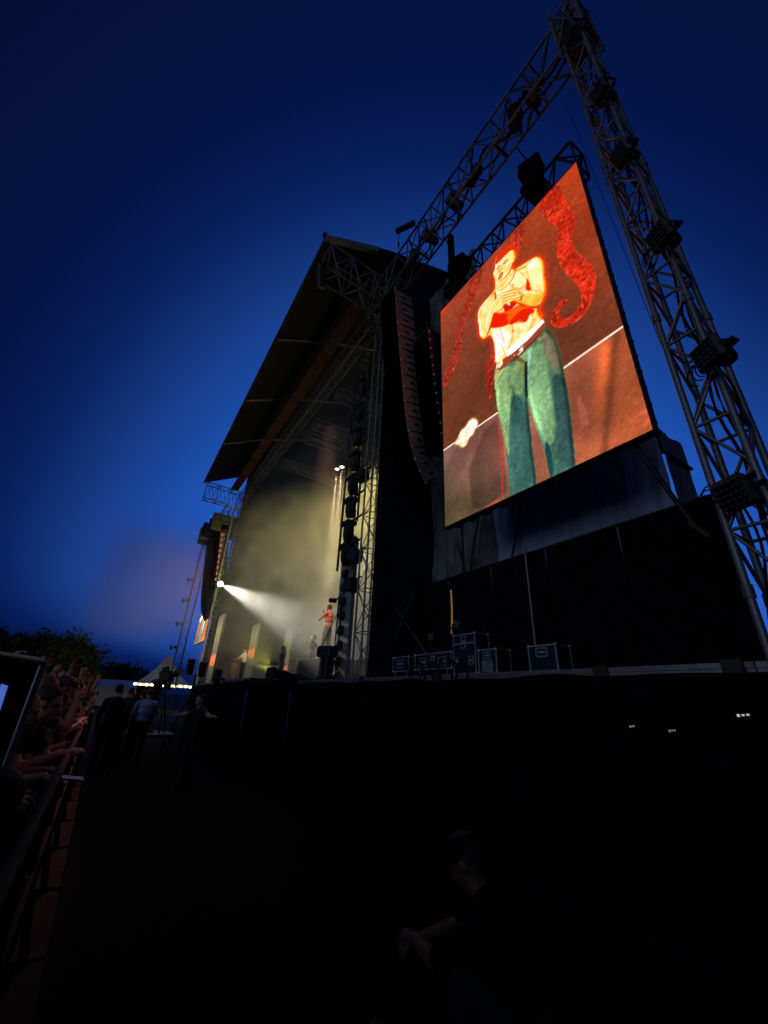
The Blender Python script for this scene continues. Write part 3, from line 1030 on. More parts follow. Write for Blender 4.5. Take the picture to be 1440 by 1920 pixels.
    # arm on the right of the picture: upper arm, then forearm crossing to the middle
    limb([(800, 410), (860, 318), (920, 262), (980, 280), (1022, 340), (1022, 480), (1042, 560), (1048, 680), (1032, 770), (960, 850), (890, 800), (872, 640), (836, 520)], 15, 20, (-.2, .55, .8), .22, .8, .35)
    limb([(1040, 730), (1032, 780), (985, 855), (900, 892), (800, 862), (700, 832), (650, 792), (650, 735), (720, 695), (820, 676), (930, 676), (1010, 690)], 10, 15, (-.1, .85, .5), .18, .8, .5)
    # arm on the left of the picture
    limb([(445, 680), (400, 705), (300, 815), (238, 900), (228, 1000), (248, 1110), (250, 1205), (290, 1248), (335, 1232), (385, 1120), (400, 1000), (430, 900), (455, 790)], 12, 18, (-.7, .35, .65), .22, .8, .3)
    limb([(385, 1110), (345, 1190), (310, 1100), (365, 900), (440, 780), (520, 690), (585, 690), (566, 800), (530, 900), (455, 925), (420, 945)], 9, 14, (-.6, .4, .7), .24, .76, .45)
    # clasped hands: palm and fingers
    limb([(515, 700), (600, 655), (700, 660), (765, 715), (745, 795), (660, 790), (600, 835), (545, 845), (525, 765)], 7, 11, (-.4, .7, .6), .2, .76, .5)
    for x0, y0, x1, y1 in ((530, 700, 650, 662), (535, 730, 690, 690), (545, 764, 680, 722), (560, 800, 640, 764), (660, 775, 750, 742)):
        line([(x0, y0), (x1, y1)], (226, 92, 20), 5, .9)
        line([(x0, y0 - 14), (x1 - 8, y1 - 14)], (255, 236, 180), 6, .7)
    sz([(585, 822), (612, 815), (622, 850), (600, 850)], (255, 250, 235), 1)
    line([(780, 702), (742, 812)], (120, 30, 10), 4, .8)
    # face
    sz([(468, 532), (500, 460), (540, 442), (528, 495), (484, 548)], (190, 40, 10), 1)
    line([(485, 520), (520, 470)], (255, 236, 200), 5, .7)
    line([(532, 356), (560, 318), (596, 296)], (150, 56, 18), 6, .85)
    line([(548, 352), (585, 326)], (150, 60, 24), 5, .5)
    line([(456, 412), (478, 385), (502, 370)], (160, 64, 22), 6, .85)
    line([(470, 418), (496, 400)], (120, 40, 16), 5, .6)
    line([(520, 372), (500, 420), (478, 440), (500, 452)], (244, 140, 56), 7, .8)
    line([(560, 440), (600, 400), (620, 340)], (250, 160, 70), 14, .6)
    sz([(640, 330), (672, 330), (650, 400), (642, 410)], (214, 50, 10), 1)
    line([(662, 230), (682, 262), (668, 310)], (232, 120, 40), 6, .7)
    for x0, y0, x1, y1 in ((440, 665, 655, 440), (550, 640, 660, 450), (440, 720, 520, 690), (500, 560, 530, 640)):
        line([(x0, y0), (.5 * x0 + .5 * x1 + 12, .5 * y0 + .5 * y1 + 16), (x1, y1)], (206, 150, 84), 4, .6)
    for x0, y0, x1, y1 in ((460, 1190, 500, 1260), (510, 1330, 560, 1440), (500, 1400, 470, 1440)):
        line([(x0, y0), (x1, y1)], (206, 176, 140), 6, .7)
    skin *= 1 + .03 * np.clip(nz(10, 41), -2, 2)[..., None] * np.array([.2, 1.0, 2.2])
    skin[:] = np.clip(skin, 0, 255)
    bm2 = np.clip(blur(bmask, 1), 0, 1)
    img[:] = img * (1 - bm2[..., None]) + skin * bm2[..., None]
    hair = blur(inside(B, cat_poly([(438, 340), (465, 250), (540, 175), (620, 135), (705, 160), (700, 215), (660, 175), (610, 200), (560, 250), (500, 310), (445, 365)], 1)), 1)
    put(hair, (214, 46, 14))
    # waistband and belt over body and jeans
    put(blur(inside(B, [(560, 1400), (1005, 1015), (1032, 1045), (650, 1470), (590, 1490)]), 1), (255, 252, 244))
    bt_ = blur(inside(B, [(1032, 1050), (1062, 1092), (860, 1300), (640, 1500), (560, 1590), (455, 1655), (440, 1580), (520, 1500), (640, 1430), (850, 1245)]), 1)
    put(bt_, (150, 66, 42))
    mott = (nz(6, 21, 2) > .2).astype(float)
    put(blur(inside(B, [(640, 1480), (720, 1370), (780, 1330), (775, 1390), (700, 1460), (640, 1510)]), 1) * mott, (255, 235, 220))
    put(blur(inside(B, [(445, 1640), (460, 1520), (520, 1490), (530, 1560), (480, 1650)]), 1) * mott, (255, 226, 180))
    put(blur(inside(B, [(420, 1760), (430, 1670), (520, 1620), (560, 1590), (480, 1720)]), 1) * .6, (215, 190, 110))
    # over-sharpened camera feed, then LED grain
    for ch in range(3):
        img[..., ch] = np.clip(img[..., ch] + .4 * (img[..., ch] - blur(img[..., ch], 4)), 0, 255)
    img *= (1 + .03 * nz(4, 51, 2) + .02 * nz(50, 52))[..., None]
    img *= (1 + .05 * np.random.default_rng(3).standard_normal((nv, nu)))[..., None]
    lum = img.mean(axis=2, keepdims=True)
    img = lum + 1.06 * (img - lum)
    s = np.clip(img / 255, 0, 1)
    linr = np.where(s <= .04045, s / 12.92, ((s + .055) / 1.055) ** 2.4)
    # over-exposed skin and lamp of the close-up glow beyond white
    return linr.reshape(-1, 3)


def led_material(strength):
    m = bpy.data.materials.new('led_picture')
    m.use_nodes = True
    nt = m.node_tree
    nt.nodes.clear()
    o = nt.nodes.new('ShaderNodeOutputMaterial')
    e = nt.nodes.new('ShaderNodeEmission')
    a = nt.nodes.new('ShaderNodeVertexColor')
    a.layer_name = 'picture'
    e.inputs[1].default_value = strength
    nt.links.new(a.outputs[0], e.inputs[0])
    nt.links.new(e.outputs[0], o.inputs[0])
    return m


NU, NV = 300, 465
COLS = screen_picture(NU, NV)
LEDM = led_material(1.12)


FAR_LED = led_material(3.2)


def led_face(name, x0, x1, parent, m=None):
    vs = [(x0 + (x1 - x0) * i / (NU - 1), YS, SZ0 + (SZ1 - SZ0) * j / (NV - 1)) for j in range(NV) for i in range(NU)]
    fs = [(j * NU + i, j * NU + i + 1, (j + 1) * NU + i + 1, (j + 1) * NU + i) for j in range(NV - 1) for i in range(NU - 1)]
    me = raw(name, vs, fs, m or LEDM)
    ca = me.color_attributes.new('picture', 'FLOAT_COLOR', 'POINT')
    ca.data.foreach_set('color', np.concatenate([COLS, np.ones((len(COLS), 1))], 1).astype(np.float32).ravel())
    return link(name, me, parent)


def video_screen(label, dx):
    t = thing('video_screen', label, 'screen', (0.5 * (SX0 + SX1) + dx, YS, SZ0))
    led_face('screen_picture', SX0 + dx, SX1 + dx, t, LEDM if dx == 0 else FAR_LED)
    # cabinets behind the picture
    nx, nzc = 6, 9
    w_, h_ = (SX1 - SX0) / nx, (SZ1 - SZ0) / nzc
    me = MB().box((0, 0, 0), (w_ - 0.006, 0.11, h_ - 0.006), bev=0.008).mesh('cabinet', BLACK)
    for i in range(nx):
        for j in range(nzc):
            link('led_cabinet', me, t, Matrix.Translation((SX0 + dx + (i + .5) * w_, YS + 0.062, SZ0 + (j + .5) * h_)))
    fr = MB()
    for x in (SX0 + dx - .012, SX1 + dx + .012):
        fr.box((x, YS + .06, .5 * (SZ0 + SZ1)), (.02, .14, SZ1 - SZ0 + .04))
    fr.box((.5 * (SX0 + SX1) + dx, YS + .06, SZ0 - .014), (SX1 - SX0 + .06, .14, .022))
    fr.box((.5 * (SX0 + SX1) + dx, YS + .06, SZ1 + .014), (SX1 - SX0 + .06, .14, .022))
    fr.build('screen_frame', BLACK, t)
    if dx == 0:
        me = MB().box((0, 0, 0), (.016, .09, .05), bev=.006).mesh('edge_latch', BLACK)
        for j in range(22):
            link('edge_latch', me, t, Matrix.Translation((SX1 + .026, YS + .08, SZ0 + .15 + j * (SZ1 - SZ0 - .2) / 21)))
        me = MB().box((0, 0, 0), (.13, .08, .05), bev=.01).mesh('bottom_latch', BLACK)
        for i in range(9):
            link('bottom_latch', me, t, Matrix.Translation((SX0 + .3 + i * .38, YS + .1, SZ0 - .045)))
    return t


video_screen('huge portrait video screen showing the shirtless singer in green jeans', 0.0)

# truss the screen hangs from, and its hoists
sh = thing('screen_truss', 'black lattice truss along the top edge of the big video screen', 'truss', (-3.8, 5.26, SZ1))
truss(sh, (SX1 - .02, 5.26, SZ1 + .46), (SX0 + .1, 5.26, SZ1 + .46), (0, 1, 0), (0, 0, 1), .42, .80, .034, BLACK, .36, .022)
for k, (x, z) in enumerate(((-2.66, 12.2), (-5.0, 11.9))):
    t = thing('chain_hoist', ['black chain hoist with square chain bag above the right half of the screen', 'black chain hoist above the top corner of the screen next to the speakers'][k], 'hoist', (x, 4.95, z), group='chain hoists of the big screen')
    m_ = MB()
    m_.box((x, 4.95, z + .12), (.46, .36, .34), Euler((0, .15, .25)).to_matrix(), bev=.02)
    m_.build('chain_bag', DRAPE, t)
    m_ = MB()
    m_.tube((x + .02, 4.95, z - .5), (x + .02, 4.95, z - .05), .15, .16, 14)
    m_.box((x + .05, 4.95, z - .3), (.34, .2, .3), bev=.05)
    m_.box((x + .0, 4.95, z - .62), (.4, .5, .16), bev=.03)
    m_.build('motor', DRAPE, t)
    m_ = MB()
    m_.tube((x + .06, 4.88, z + .1), (x + .02, 4.5, 12.7), .014, n=6)
    m_.build('chain', CABLE, t)
t = thing('hoist_post', 'black square post hanging from the high beam beside the speaker column', 'post', (-4.95, 4.6, 12.6))
MB().box((-4.88, 4.6, 11.75), (.13, .13, 2.0), bev=.01).build('post', DRAPE, t)
for px_, py_, sz_ in ((866, 498, .42), (848, 545, .4)):
    MB().box(on_y(px_, py_, 5.35), (sz_, sz_ * .8, sz_), Euler((.2, .5, .1)).to_matrix(), bev=.05).build('rigging_box', DRAPE, t)
# diagonal struts under the right corner of the screen
t = thing('screen_strut', 'pair of dark diagonal struts below the lower corner of the big screen', 'strut', (-1.75, 4.75, 4.6))
a = on_y(1186, 828, 5.15)
b2 = on_y(1305, 990, 5.3)
tube_obj('strut', a, b2, .028, BLACK, t)
tube_obj('strut', b2 + Vector((-.05, 0, .08)), b2 + Vector((.09, 0.02, -.14)), .045, BLACK, t)
tube_obj('strut_cable', b2, on_y(1420, 1160, 5.4), .006, CABLE, t)
tag(tube_obj('guy_wire', on_y(1060, 190, 4.4), on_y(1245, 660, 4.7), .004, CABLE, None), 'thin dark wire hanging beside the lattice tower', 'wire')

# ================================================================== line arrays
D1 = [(4.06, 12.41), (4.11, 11.98), (4.15, 11.55), (4.20, 11.13), (4.25, 10.70), (4.30, 10.27), (4.35, 9.85), (4.40, 9.42), (4.45, 8.99), (4.50, 8.56), (4.56, 8.14), (4.64, 7.71), (4.74, 7.30), (4.84, 6.98), (4.98, 6.70), (5.17, 6.43)]


def line_array(label, xr, width, pts, depth, group, sidem, flip=False):
    """speaker column; pts are the front top corners from top to bottom; xr the side towards the screen"""
    t = thing('line_array', label, 'speakers', (xr - width / 2, pts[0][0], pts[-1][1]), group=group)
    s = -1 if not flip else 1
    for i in range(len(pts) - 1):
        (ya, za), (yb, zb) = pts[i], pts[i + 1]
        d = Vector((0, yb - ya, zb - za)).normalized()
        back = Vector((0, -d.z, d.y))  # to the rear, square to the front face
        if back.y < 0:
            back = -back
        A_ = Vector((0, ya, za)) + d * .006
        B_ = Vector((0, yb, zb)) - d * .006
        sh_ = .045
        C_ = B_ + back * depth - d * sh_
        D_ = A_ + back * depth + d * sh_
        ix = xr
        ox = xr + s * width
        vs = [Vector((x, p.y, p.z)) for x in (ix, ox) for p in (A_, B_, C_, D_)]
        m_ = MB()
        m_.add(vs, [(0, 1, 2, 3), (4, 7, 6, 5)])
        m_.add(vs, [(1, 5, 6, 2), (0, 3, 7, 4), (2, 6, 7, 3), (0, 4, 5, 1)], 1)
        cab = m_.build('speaker_cabinet', [sidem, GRILLE], t)
        g_ = MB()
        o_ = -back * .004
        ww = (ox - ix)
        q = [Vector((ix + ww * .03, A_.y, A_.z)) + o_ + d * .015, Vector((ix + ww * .97, A_.y, A_.z)) + o_ + d * .015, Vector((ix + ww * .97, B_.y, B_.z)) + o_ - d * .015, Vector((ix + ww * .03, B_.y, B_.z)) + o_ - d * .015]
        q2 = [v - back * .02 for v in q]
        g_.add(q + q2, [(4, 5, 6, 7), (0, 1, 5, 4), (1, 2, 6, 5), (2, 3, 7, 6), (3, 0, 4, 7)])
        g_.build('grille', GRILLE, cab)
        hd = MB()
        mid = (A_ + B_) / 2 + back * depth * .52
        sx = 1 if not flip else -1
        hd.box((ix + sx * .003, mid.y, mid.z), (.008, .13 * depth / .5, .06), Matrix.Rotation(math.atan2(back.z, back.y), 3, 'X'))
        hd.build('handle_recess', BLACK, cab)
        pn = MB()
        for x, r in ((ix + sx * .012, .026), ):
            pn.ball((x, A_.y + .03, A_.z), (r, r, r), n=8, m=6)
        pn.build('rigging_pin', PIN, cab)
    # flying frame
    m_ = MB()
    y, z = pts[0]
    m_.box((xr + s * width / 2, y + depth * .5, z + .1), (width, depth * 1.1, .1), bev=.01)
    m_.tube((xr + s * width / 2, y + depth * .5, z + .12), (xr + s * width / 2, y + depth * .4, z + .75), .02)
    m_.build('flying_frame', BLACK, t)
    m_ = MB()
    y, z = pts[-1]
    m_.ball((xr - s * .012, y + .03, z), .02)
    m_.build('rigging_pin', PIN, t)
    return t


line_array('tall curved column of black speakers hanging beside the big screen', -6.7, .74, D1, .62, 'speaker columns', CABINET)
D2 = [(4.72 + .34 * (k / 12) ** 1.15 * 1.2, 10.46 - .277 * k) for k in range(13)]
line_array('narrower dark speaker column hanging behind the main one, next to the screen edge', -6.0, .62, D2, .48, 'speaker columns', mat('dark_speaker_cabinet', (.03, .03, .04), .6))
line_array('far speaker column beside the follow spot on the other side of the stage', -29.6, -1.34, D1, .62, 'speaker columns', MATS['dark_speaker_cabinet'])

line_array('outer far speaker column hanging in front of the far video screen', -31.7, -1.34, [(y - .25, z - .1) for y, z in D1], .62, 'speaker columns', MATS['dark_speaker_cabinet'])

# ================================================================== lighting ladder with moving heads


def moving_head(t, c, aim, s=1.0):
    c = Vector(c)
    q = Vector(aim).normalized().to_track_quat('Z', 'Y').to_matrix()
    m_ = MB()
    m_.box(c + Vector((0, 0, .30 * s)), (.34 * s, .3 * s, .14 * s), bev=.03 * s)
    m_.build('base', BLACK, t)
    for sx in (-1, 1):
        MB().box(c + Vector((sx * .17 * s, 0, .1 * s)), (.05 * s, .12 * s, .34 * s), bev=.02 * s).build('yoke_arm', BLACK, t)
    m_ = MB()
    m_.tube(c + q @ Vector((0, 0, -.16 * s)), c + q @ Vector((0, 0, .02 * s)), .13 * s, .15 * s, 14)
    m_.tube(c + q @ Vector((0, 0, .02 * s)), c + q @ Vector((0, 0, .20 * s)), .15 * s, .125 * s, 14)
    m_.ball(c + q @ Vector((0, 0, -.16 * s)), (.13 * s, .13 * s, .1 * s), rot=q, n=12)
    hd = m_.build('lamp_head', BLACK, t)
    MB().tube(c + q @ Vector((0, 0, .2 * s)), c + q @ Vector((0, 0, .205 * s)), .11 * s, .11 * s, 14).build('lens', LENS, hd)


ld = thing('lighting_ladder', 'black hanging ladder frame for lamps at the near side of the stage opening', 'ladder', (-9.9, 4.9, 12))
tube_obj('rail', (-10.42, 4.86, 5.07), (-10.42, 4.86, 12.6), .034, BLACK, ld)
tube_obj('rail', (-9.40, 4.86, 6.3), (-9.40, 4.86, 12.6), .03, BLACK, ld)
hz = [11.4, 10.35, 9.35, 8.45, 7.62, 6.86, 6.1, 5.4]
for k, z in enumerate(hz[:7]):
    tube_obj('rung', (-10.44, 4.86, z - .42), (-9.1, 4.86, z - .42 + .04 * math.sin(k)), .03, BLACK, ld)
od = ['first', 'second', 'third', 'fourth', 'fifth', 'sixth', 'seventh', 'eighth']
for k, z in enumerate(hz):
    t = thing('moving_head_light', 'black moving head lamp on the hanging ladder, %s from the top' % od[k], 'stage light', (-9.85, 4.86, z), group='moving heads on the ladder')
    moving_head(t, (-9.85 - .02 * k, 4.9, z - .02), (-.35, .3, -1 + .2 * math.sin(k * 2)), 1.12)
for k, (z, x) in enumerate(((7.55, -9.05), (5.15, -9.1), (4.4, -9.2))):
    t = thing('side_lamp', 'boxy black lamp clamped to the near lattice post, %s of three' % ['highest', 'middle', 'lowest'][k], 'stage light', (x, 4.75, z), group='lamps on the near post')
    MB().box((x, 4.72, z), (.34, .3, .34), Euler((0, .1, .2)).to_matrix(), bev=.03).build('lamp_body', BLACK, t)
    MB().tube((x + .1, 4.72, z + .1), (x + .45, 4.75, z + .12), .025).box((x + .2, 4.72, z - .22), (.2, .06, .06)).build('clamp', BLACK, t)

# near LED column seen from its unlit side, with round lamps
lp = thing('lamp_column', 'tall blue grey upright panel with a row of round lamps at the stage side', 'light column', (-10.45, 5.2, DZ))
PANELC = mat('blue_grey_panel', (.27, .28, .32), .55, 0, .1, 6)
m_ = MB()
prof2 = [(-.40, 0), (.40, 0), (.40, 3.75), (.33, 3.98), (.16, 4.1), (-.1, 4.1), (-.3, 3.95), (-.40, 3.7)]
n = len(prof2)
vs = [(-10.42 + x, 5.17, DZ + z) for x, z in prof2] + [(-10.42 + x, 5.29, DZ + z) for x, z in prof2]
m_.add(vs, [tuple(range(n)), tuple(range(n, 2 * n))[::-1]] + [(i, n + i, n + (i + 1) % n, (i + 1) % n) for i in range(n)])
m_.build('panel', PANELC, lp)
for k in range(9):
    z = DZ + 3.3 - .40 * k
    m_ = MB()
    m_.tube((-10.42, 5.165, z), (-10.42, 5.08, z), .15, .13, 8)
    m_.ball((-10.42, 5.08, z), (.12, .06, .12), n=10)
    if k > 3:
        m_.box((-10.42, 5.1, z + .2), (.05, .04, .26))
    m_.build('round_lamp', BLACK, lp)

# lamp projector on the deck, and boom stand
pj = thing('floor_projector', 'black box projector lamp standing on two legs at the stage edge', 'stage light', (-10.35, 4.75, DZ))
m_ = MB()
q = Euler((0, .06, .08)).to_matrix()
m_.box((-10.32, 4.74, 2.83), (.66, .3, .30), q, bev=.05)
m_.build('lamp_body', BLACK, pj)
m_ = MB()
for x in (-10.42, -10.12):
    m_.box((x, 4.74, 2.45), (.13, .22, .5), bev=.02)
m_.box((-10.27, 4.74, 2.18), (.52, .3, .1), bev=.02)
m_.build('yoke_leg', BLACK, pj)
m_ = MB().tube((-10.645, 4.72, 2.86), (-10.662, 4.72, 2.861), .10, .10, 14)
m_.build('lit_lens', mat('lit_projector_lens', (.3, .28, .2), .2, emit=(1, .9, .55), estr=.9), pj)
bs_ = thing('boom_stand', 'thin black boom stand with small camera head at the near stage edge', 'stand', (-9.75, 4.8, DZ))
m_ = MB()
m_.tube((-9.95, 4.78, DZ + .02), (-9.98, 4.78, 4.2), .016)
m_.tube((-10.7, 4.72, 2.95), (-9.7, 4.8, 4.1), .012)
m_.tube((-9.95, 4.78, 2.6), (-9.6, 4.8, DZ), .014)
m_.tube((-9.95, 4.78, 2.6), (-10.25, 4.7, DZ), .014)
m_.tube((-9.95, 4.78, 2.6), (-9.9, 5.1, DZ), .014)
m_.build('pole', BLACK, bs_)
m_ = MB().box((-10.28, 4.75, 4.18), (.26, .12, .12), Euler((0, .15, .2)).to_matrix(), bev=.02)
m_.tube((-10.15, 4.77, 4.17), (-9.7, 4.8, 4.28), .02)
m_.build('camera_head', BLACK, bs_)

# stage furniture near the wing
cb = thing('cable_pile', 'tangle of black cables spilling over the stage edge', 'cables', (-5.9, 4.6, DZ))
m_ = MB()
for k in range(9):
    x0 = -5.2 - .16 * k + random.uniform(-.1, .1)
    pts = []
    for i in range(14):
        tt = i / 13
        pts.append((x0 + .4 * tt + .05 * math.sin(9 * tt + k), 4.5 + .22 * (1 - tt) - .02 * k * .2, DZ + .04 + .22 * math.sin(tt * 3.14) * (.6 + .1 * (k % 4)) - .5 * max(0, tt - .75)))
    m_.path(pts, .012, 5)
m_.build('cables', CABLE, cb)


BALL = MB().ball((0, 0, 0), .026, n=6, m=5).mesh('corner_ball', CASE_EDGE)


def flight_case(label, x0, x1, y0, dep, z0, h, detail):
    t = thing('flight_case', label, 'flight case', ((x0 + x1) / 2, y0 + dep / 2, z0), group='flight cases on the wing')
    cx, cy, cz, wx = (x0 + x1) / 2, y0 + dep / 2, z0 + h / 2, x1 - x0
    MB().box((cx, cy, cz), (wx - .012, dep - .012, h - .012)).build('case_body', CASE, t)
    e = MB()
    w = .021
    for sx in (-1, 1):
        for sy in (-1, 1):
            e.box((cx + sx * (wx / 2 - w / 2), cy + sy * (dep / 2 - w / 2), cz), (w, w, h - .004))
    for sz in (-1, 1):
        for sy in (-1, 1):
            e.box((cx, cy + sy * (dep / 2 - w / 2), cz + sz * (h / 2 - w / 2)), (wx - 2 * w - .002, w - .002, w))
        for sx in (-1, 1):
            e.box((cx + sx * (wx / 2 - w / 2), cy, cz + sz * (h / 2 - w / 2)), (w - .002, dep - 2 * w - .002, w))
    e.build('edge_trim', CASE_EDGE, t)
    for sx in (-1, 1):
        for sy in (-1, 1):
            for sz in (-1, 1):
                link('corner_ball', BALL, t, Matrix.Translation((cx + sx * (wx / 2 - .012), cy + sy * (dep / 2 - .012), cz + sz * (h / 2 - .012))))
    for kind, u, v, w_, h_ in detail:
        c = (cx + u * wx / 2, y0 - .004, cz + v * h / 2)
        d = MB()
        if kind == 'panel':
            d.box((c[0], y0 - .003, c[2]), (w_, .01, h_), bev=.003)
            d.build('label_card', mat('grey_blue_card', (.16, .18, .24), .7), t)
            continue
        if kind == 'bar':
            d.box((c[0], y0 - .004, c[2]), (w_, .012, h_))
            d.build('lid_trim', CASE_EDGE, t)
            continue
        # recessed dish: rim, dark cup and bail
        for sx in (-1, 1):
            d.box((c[0] + sx * w_ / 2, y0 - .006, c[2]), (.016, .012, h_ + .016))
            d.box((c[0], y0 - .006, c[2] + sx * h_ / 2), (w_ - .018, .011, .016))
        o = d.build(kind, CASE_EDGE, t)
        dd = MB().box((c[0], y0 - .008, c[2]), (w_ * .62, .014, h_ * .34), bev=.004)
        dd.build('bail', CASE_EDGE, o)
    if z0 > DZ + .06:
        for sx in (-1, 1):
            for sy in (-1, 1):
                wh = MB()
                wh.tube((cx + sx * wx * .36 - .015, cy + sy * dep * .32, DZ + .045), (cx + sx * wx * .36 + .015, cy + sy * dep * .32, DZ + .045), .045, .045, 12)
                wh.box((cx + sx * wx * .36, cy + sy * dep * .32, (DZ + .08 + z0) / 2), (.05, .06, max(.02, z0 - DZ - .06)))
                wh.build('castor', STEEL, t)
    return t


FCD = .3
flight_case('small low flight case on castors at the far end of the case row', -7.05, -6.52, 4.66, FCD, DZ + .1, .27, [('recessed_handle', 0, 0, .22, .13)])
flight_case('long low flight case with two handles and a centre latch, lid down', -6.28, -5.28, 4.62, FCD, DZ + .1, .27, [('recessed_handle', -.5, -.05, .2, .13), ('recessed_handle', .55, -.1, .2, .13), ('latch', .05, .5, .12, .11)])
flight_case('tallest flight case, upright trunk with a butterfly latch near its top', -5.22, -4.71, 4.60, FCD, DZ + .005, .6, [('bar', 0, .5, .46, .03), ('latch', 0, .55, .09, .17), ('recessed_handle', -.72, -.35, .09, .11), ('recessed_handle', .62, -.35, .09, .11)])
flight_case('half height flight case beside the tallest one with a pale card below its handle', -4.69, -4.32, 4.62, FCD, DZ + .005, .34, [('recessed_handle', 0, .45, .13, .09), ('panel', .0, -.42, .22, .16)])
flight_case('lone square flight case standing apart at the foot of the pole', -3.80, -3.36, 4.66, FCD, DZ + .005, .33, [('recessed_handle', 0, .42, .16, .1)])
t = thing('work_lamp', 'pair of small dim work lamps on a stand behind the low flight cases', 'lamp', (-6.1, 5.3, DZ))
m_ = MB()
m_.tube((-6.0, 5.3, DZ), (-6.0, 5.3, 3.1), .02)
m_.tube((-6.5, 5.3, 2.95), (-5.6, 5.3, 3.1), .018)
m_.build('stand', BLACK, t)
for x, z in ((-6.45, 2.92), (-5.7, 3.06)):
    MB().tube((x, 5.24, z), (x, 5.12, z - .03), .05, .08, 12).build('lamp_shade', ALU_DARK, t)

# ================================================================== people
SKIN_SHADE = mat('shade_toned_skin', (.10, .045, .03), .6, 0, .1, 20)  # darkness of the pit put into the skin colour
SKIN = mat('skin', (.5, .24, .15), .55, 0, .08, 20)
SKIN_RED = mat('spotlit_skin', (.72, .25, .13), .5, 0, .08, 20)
HAIR = mat('dark_hair', (.02, .014, .01), .7, 0, .3, 60)
HAIR_BLOND = mat('fair_hair', (.3, .18, .08), .6, 0, .3, 60)
EYE = mat('eye', (.03, .02, .02), .2)
LIP = mat('lips', (.35, .12, .1), .5)
SHIRT_BLACK = mat('black_clothing', (.006, .006, .007), .85, 0, .3, 12, .3, 30)
SHIRT_GREY = mat('grey_shirt', (.14, .15, .18), .85, 0, .2, 12, .3, 30)
SHIRT_WHITE = mat('white_shirt', (.6, .6, .62), .85, 0, .1, 12, .3, 30)
SHIRT_BLUE = mat('pale_blue_shirt', (.28, .38, .7), .85, 0, .15, 9, .3, 30)
JEANS = mat('green_grey_jeans', (.11, .17, .15), .85, 0, .2, 14, .3, 30)
PANTS = mat('dark_trousers', (.006, .006, .008), .85, 0, .3, 12)
CROWD_SHIRT = mat('crowd_clothing', (.5, .5, .5), .85, 0, .2, 10, .3, 30, rand=[(.12, .12, .14), (.3, .12, .1), (.08, .1, .2), (.5, .45, .42), (.05, .05, .05), (.25, .2, .16), (.1, .16, .12)])
CROWD_HAIR = mat('crowd_hair', (.6, .6, .6), .7, 0, .3, 50, rand=[(.03, .02, .015), (.12, .07, .03), (.3, .2, .09), (.05, .03, .02), (.02, .02, .02)])


def capsule(p0, p1, r0, r1, n=12):
    p0, p1 = Vector(p0), Vector(p1)
    d = p1 - p0
    L = d.length
    q = d.to_track_quat('Z', 'Y') if L > 1e-6 else Quaternion()
    rings = []
    for k in range(1, 5):
        a = -math.pi / 2 + k * math.pi / 8
        rings.append((r0 * math.sin(a), r0 * math.cos(a)))
    for k in range(0, 4):
        a = k * math.pi / 8
        rings.append((L + r1 * math.sin(a), r1 * math.cos(a)))
    vs = [p0 + q @ Vector((0, 0, -r0))]
    for z, r in rings:
        for i in range(n):
            t = 2 * math.pi * i / n
            vs.append(p0 + q @ Vector((r * math.cos(t), r * math.sin(t), z)))
    vs.append(p0 + q @ Vector((0, 0, L + r1)))
    fs = []
    m = len(rings)
    for i in range(n):
        j = (i + 1) % n
        fs.append((0, 1 + j, 1 + i))
        for k in range(m - 1):
            fs.append((1 + k * n + i, 1 + k * n + j, 1 + (k + 1) * n + j, 1 + (k + 1) * n + i))
        fs.append((1 + (m - 1) * n + i, 1 + (m - 1) * n + j, len(vs) - 1))
    return vs, fs


TAGS = ['skin', 'hair', 'top', 'bottom', 'shoe', 'eye', 'lip']


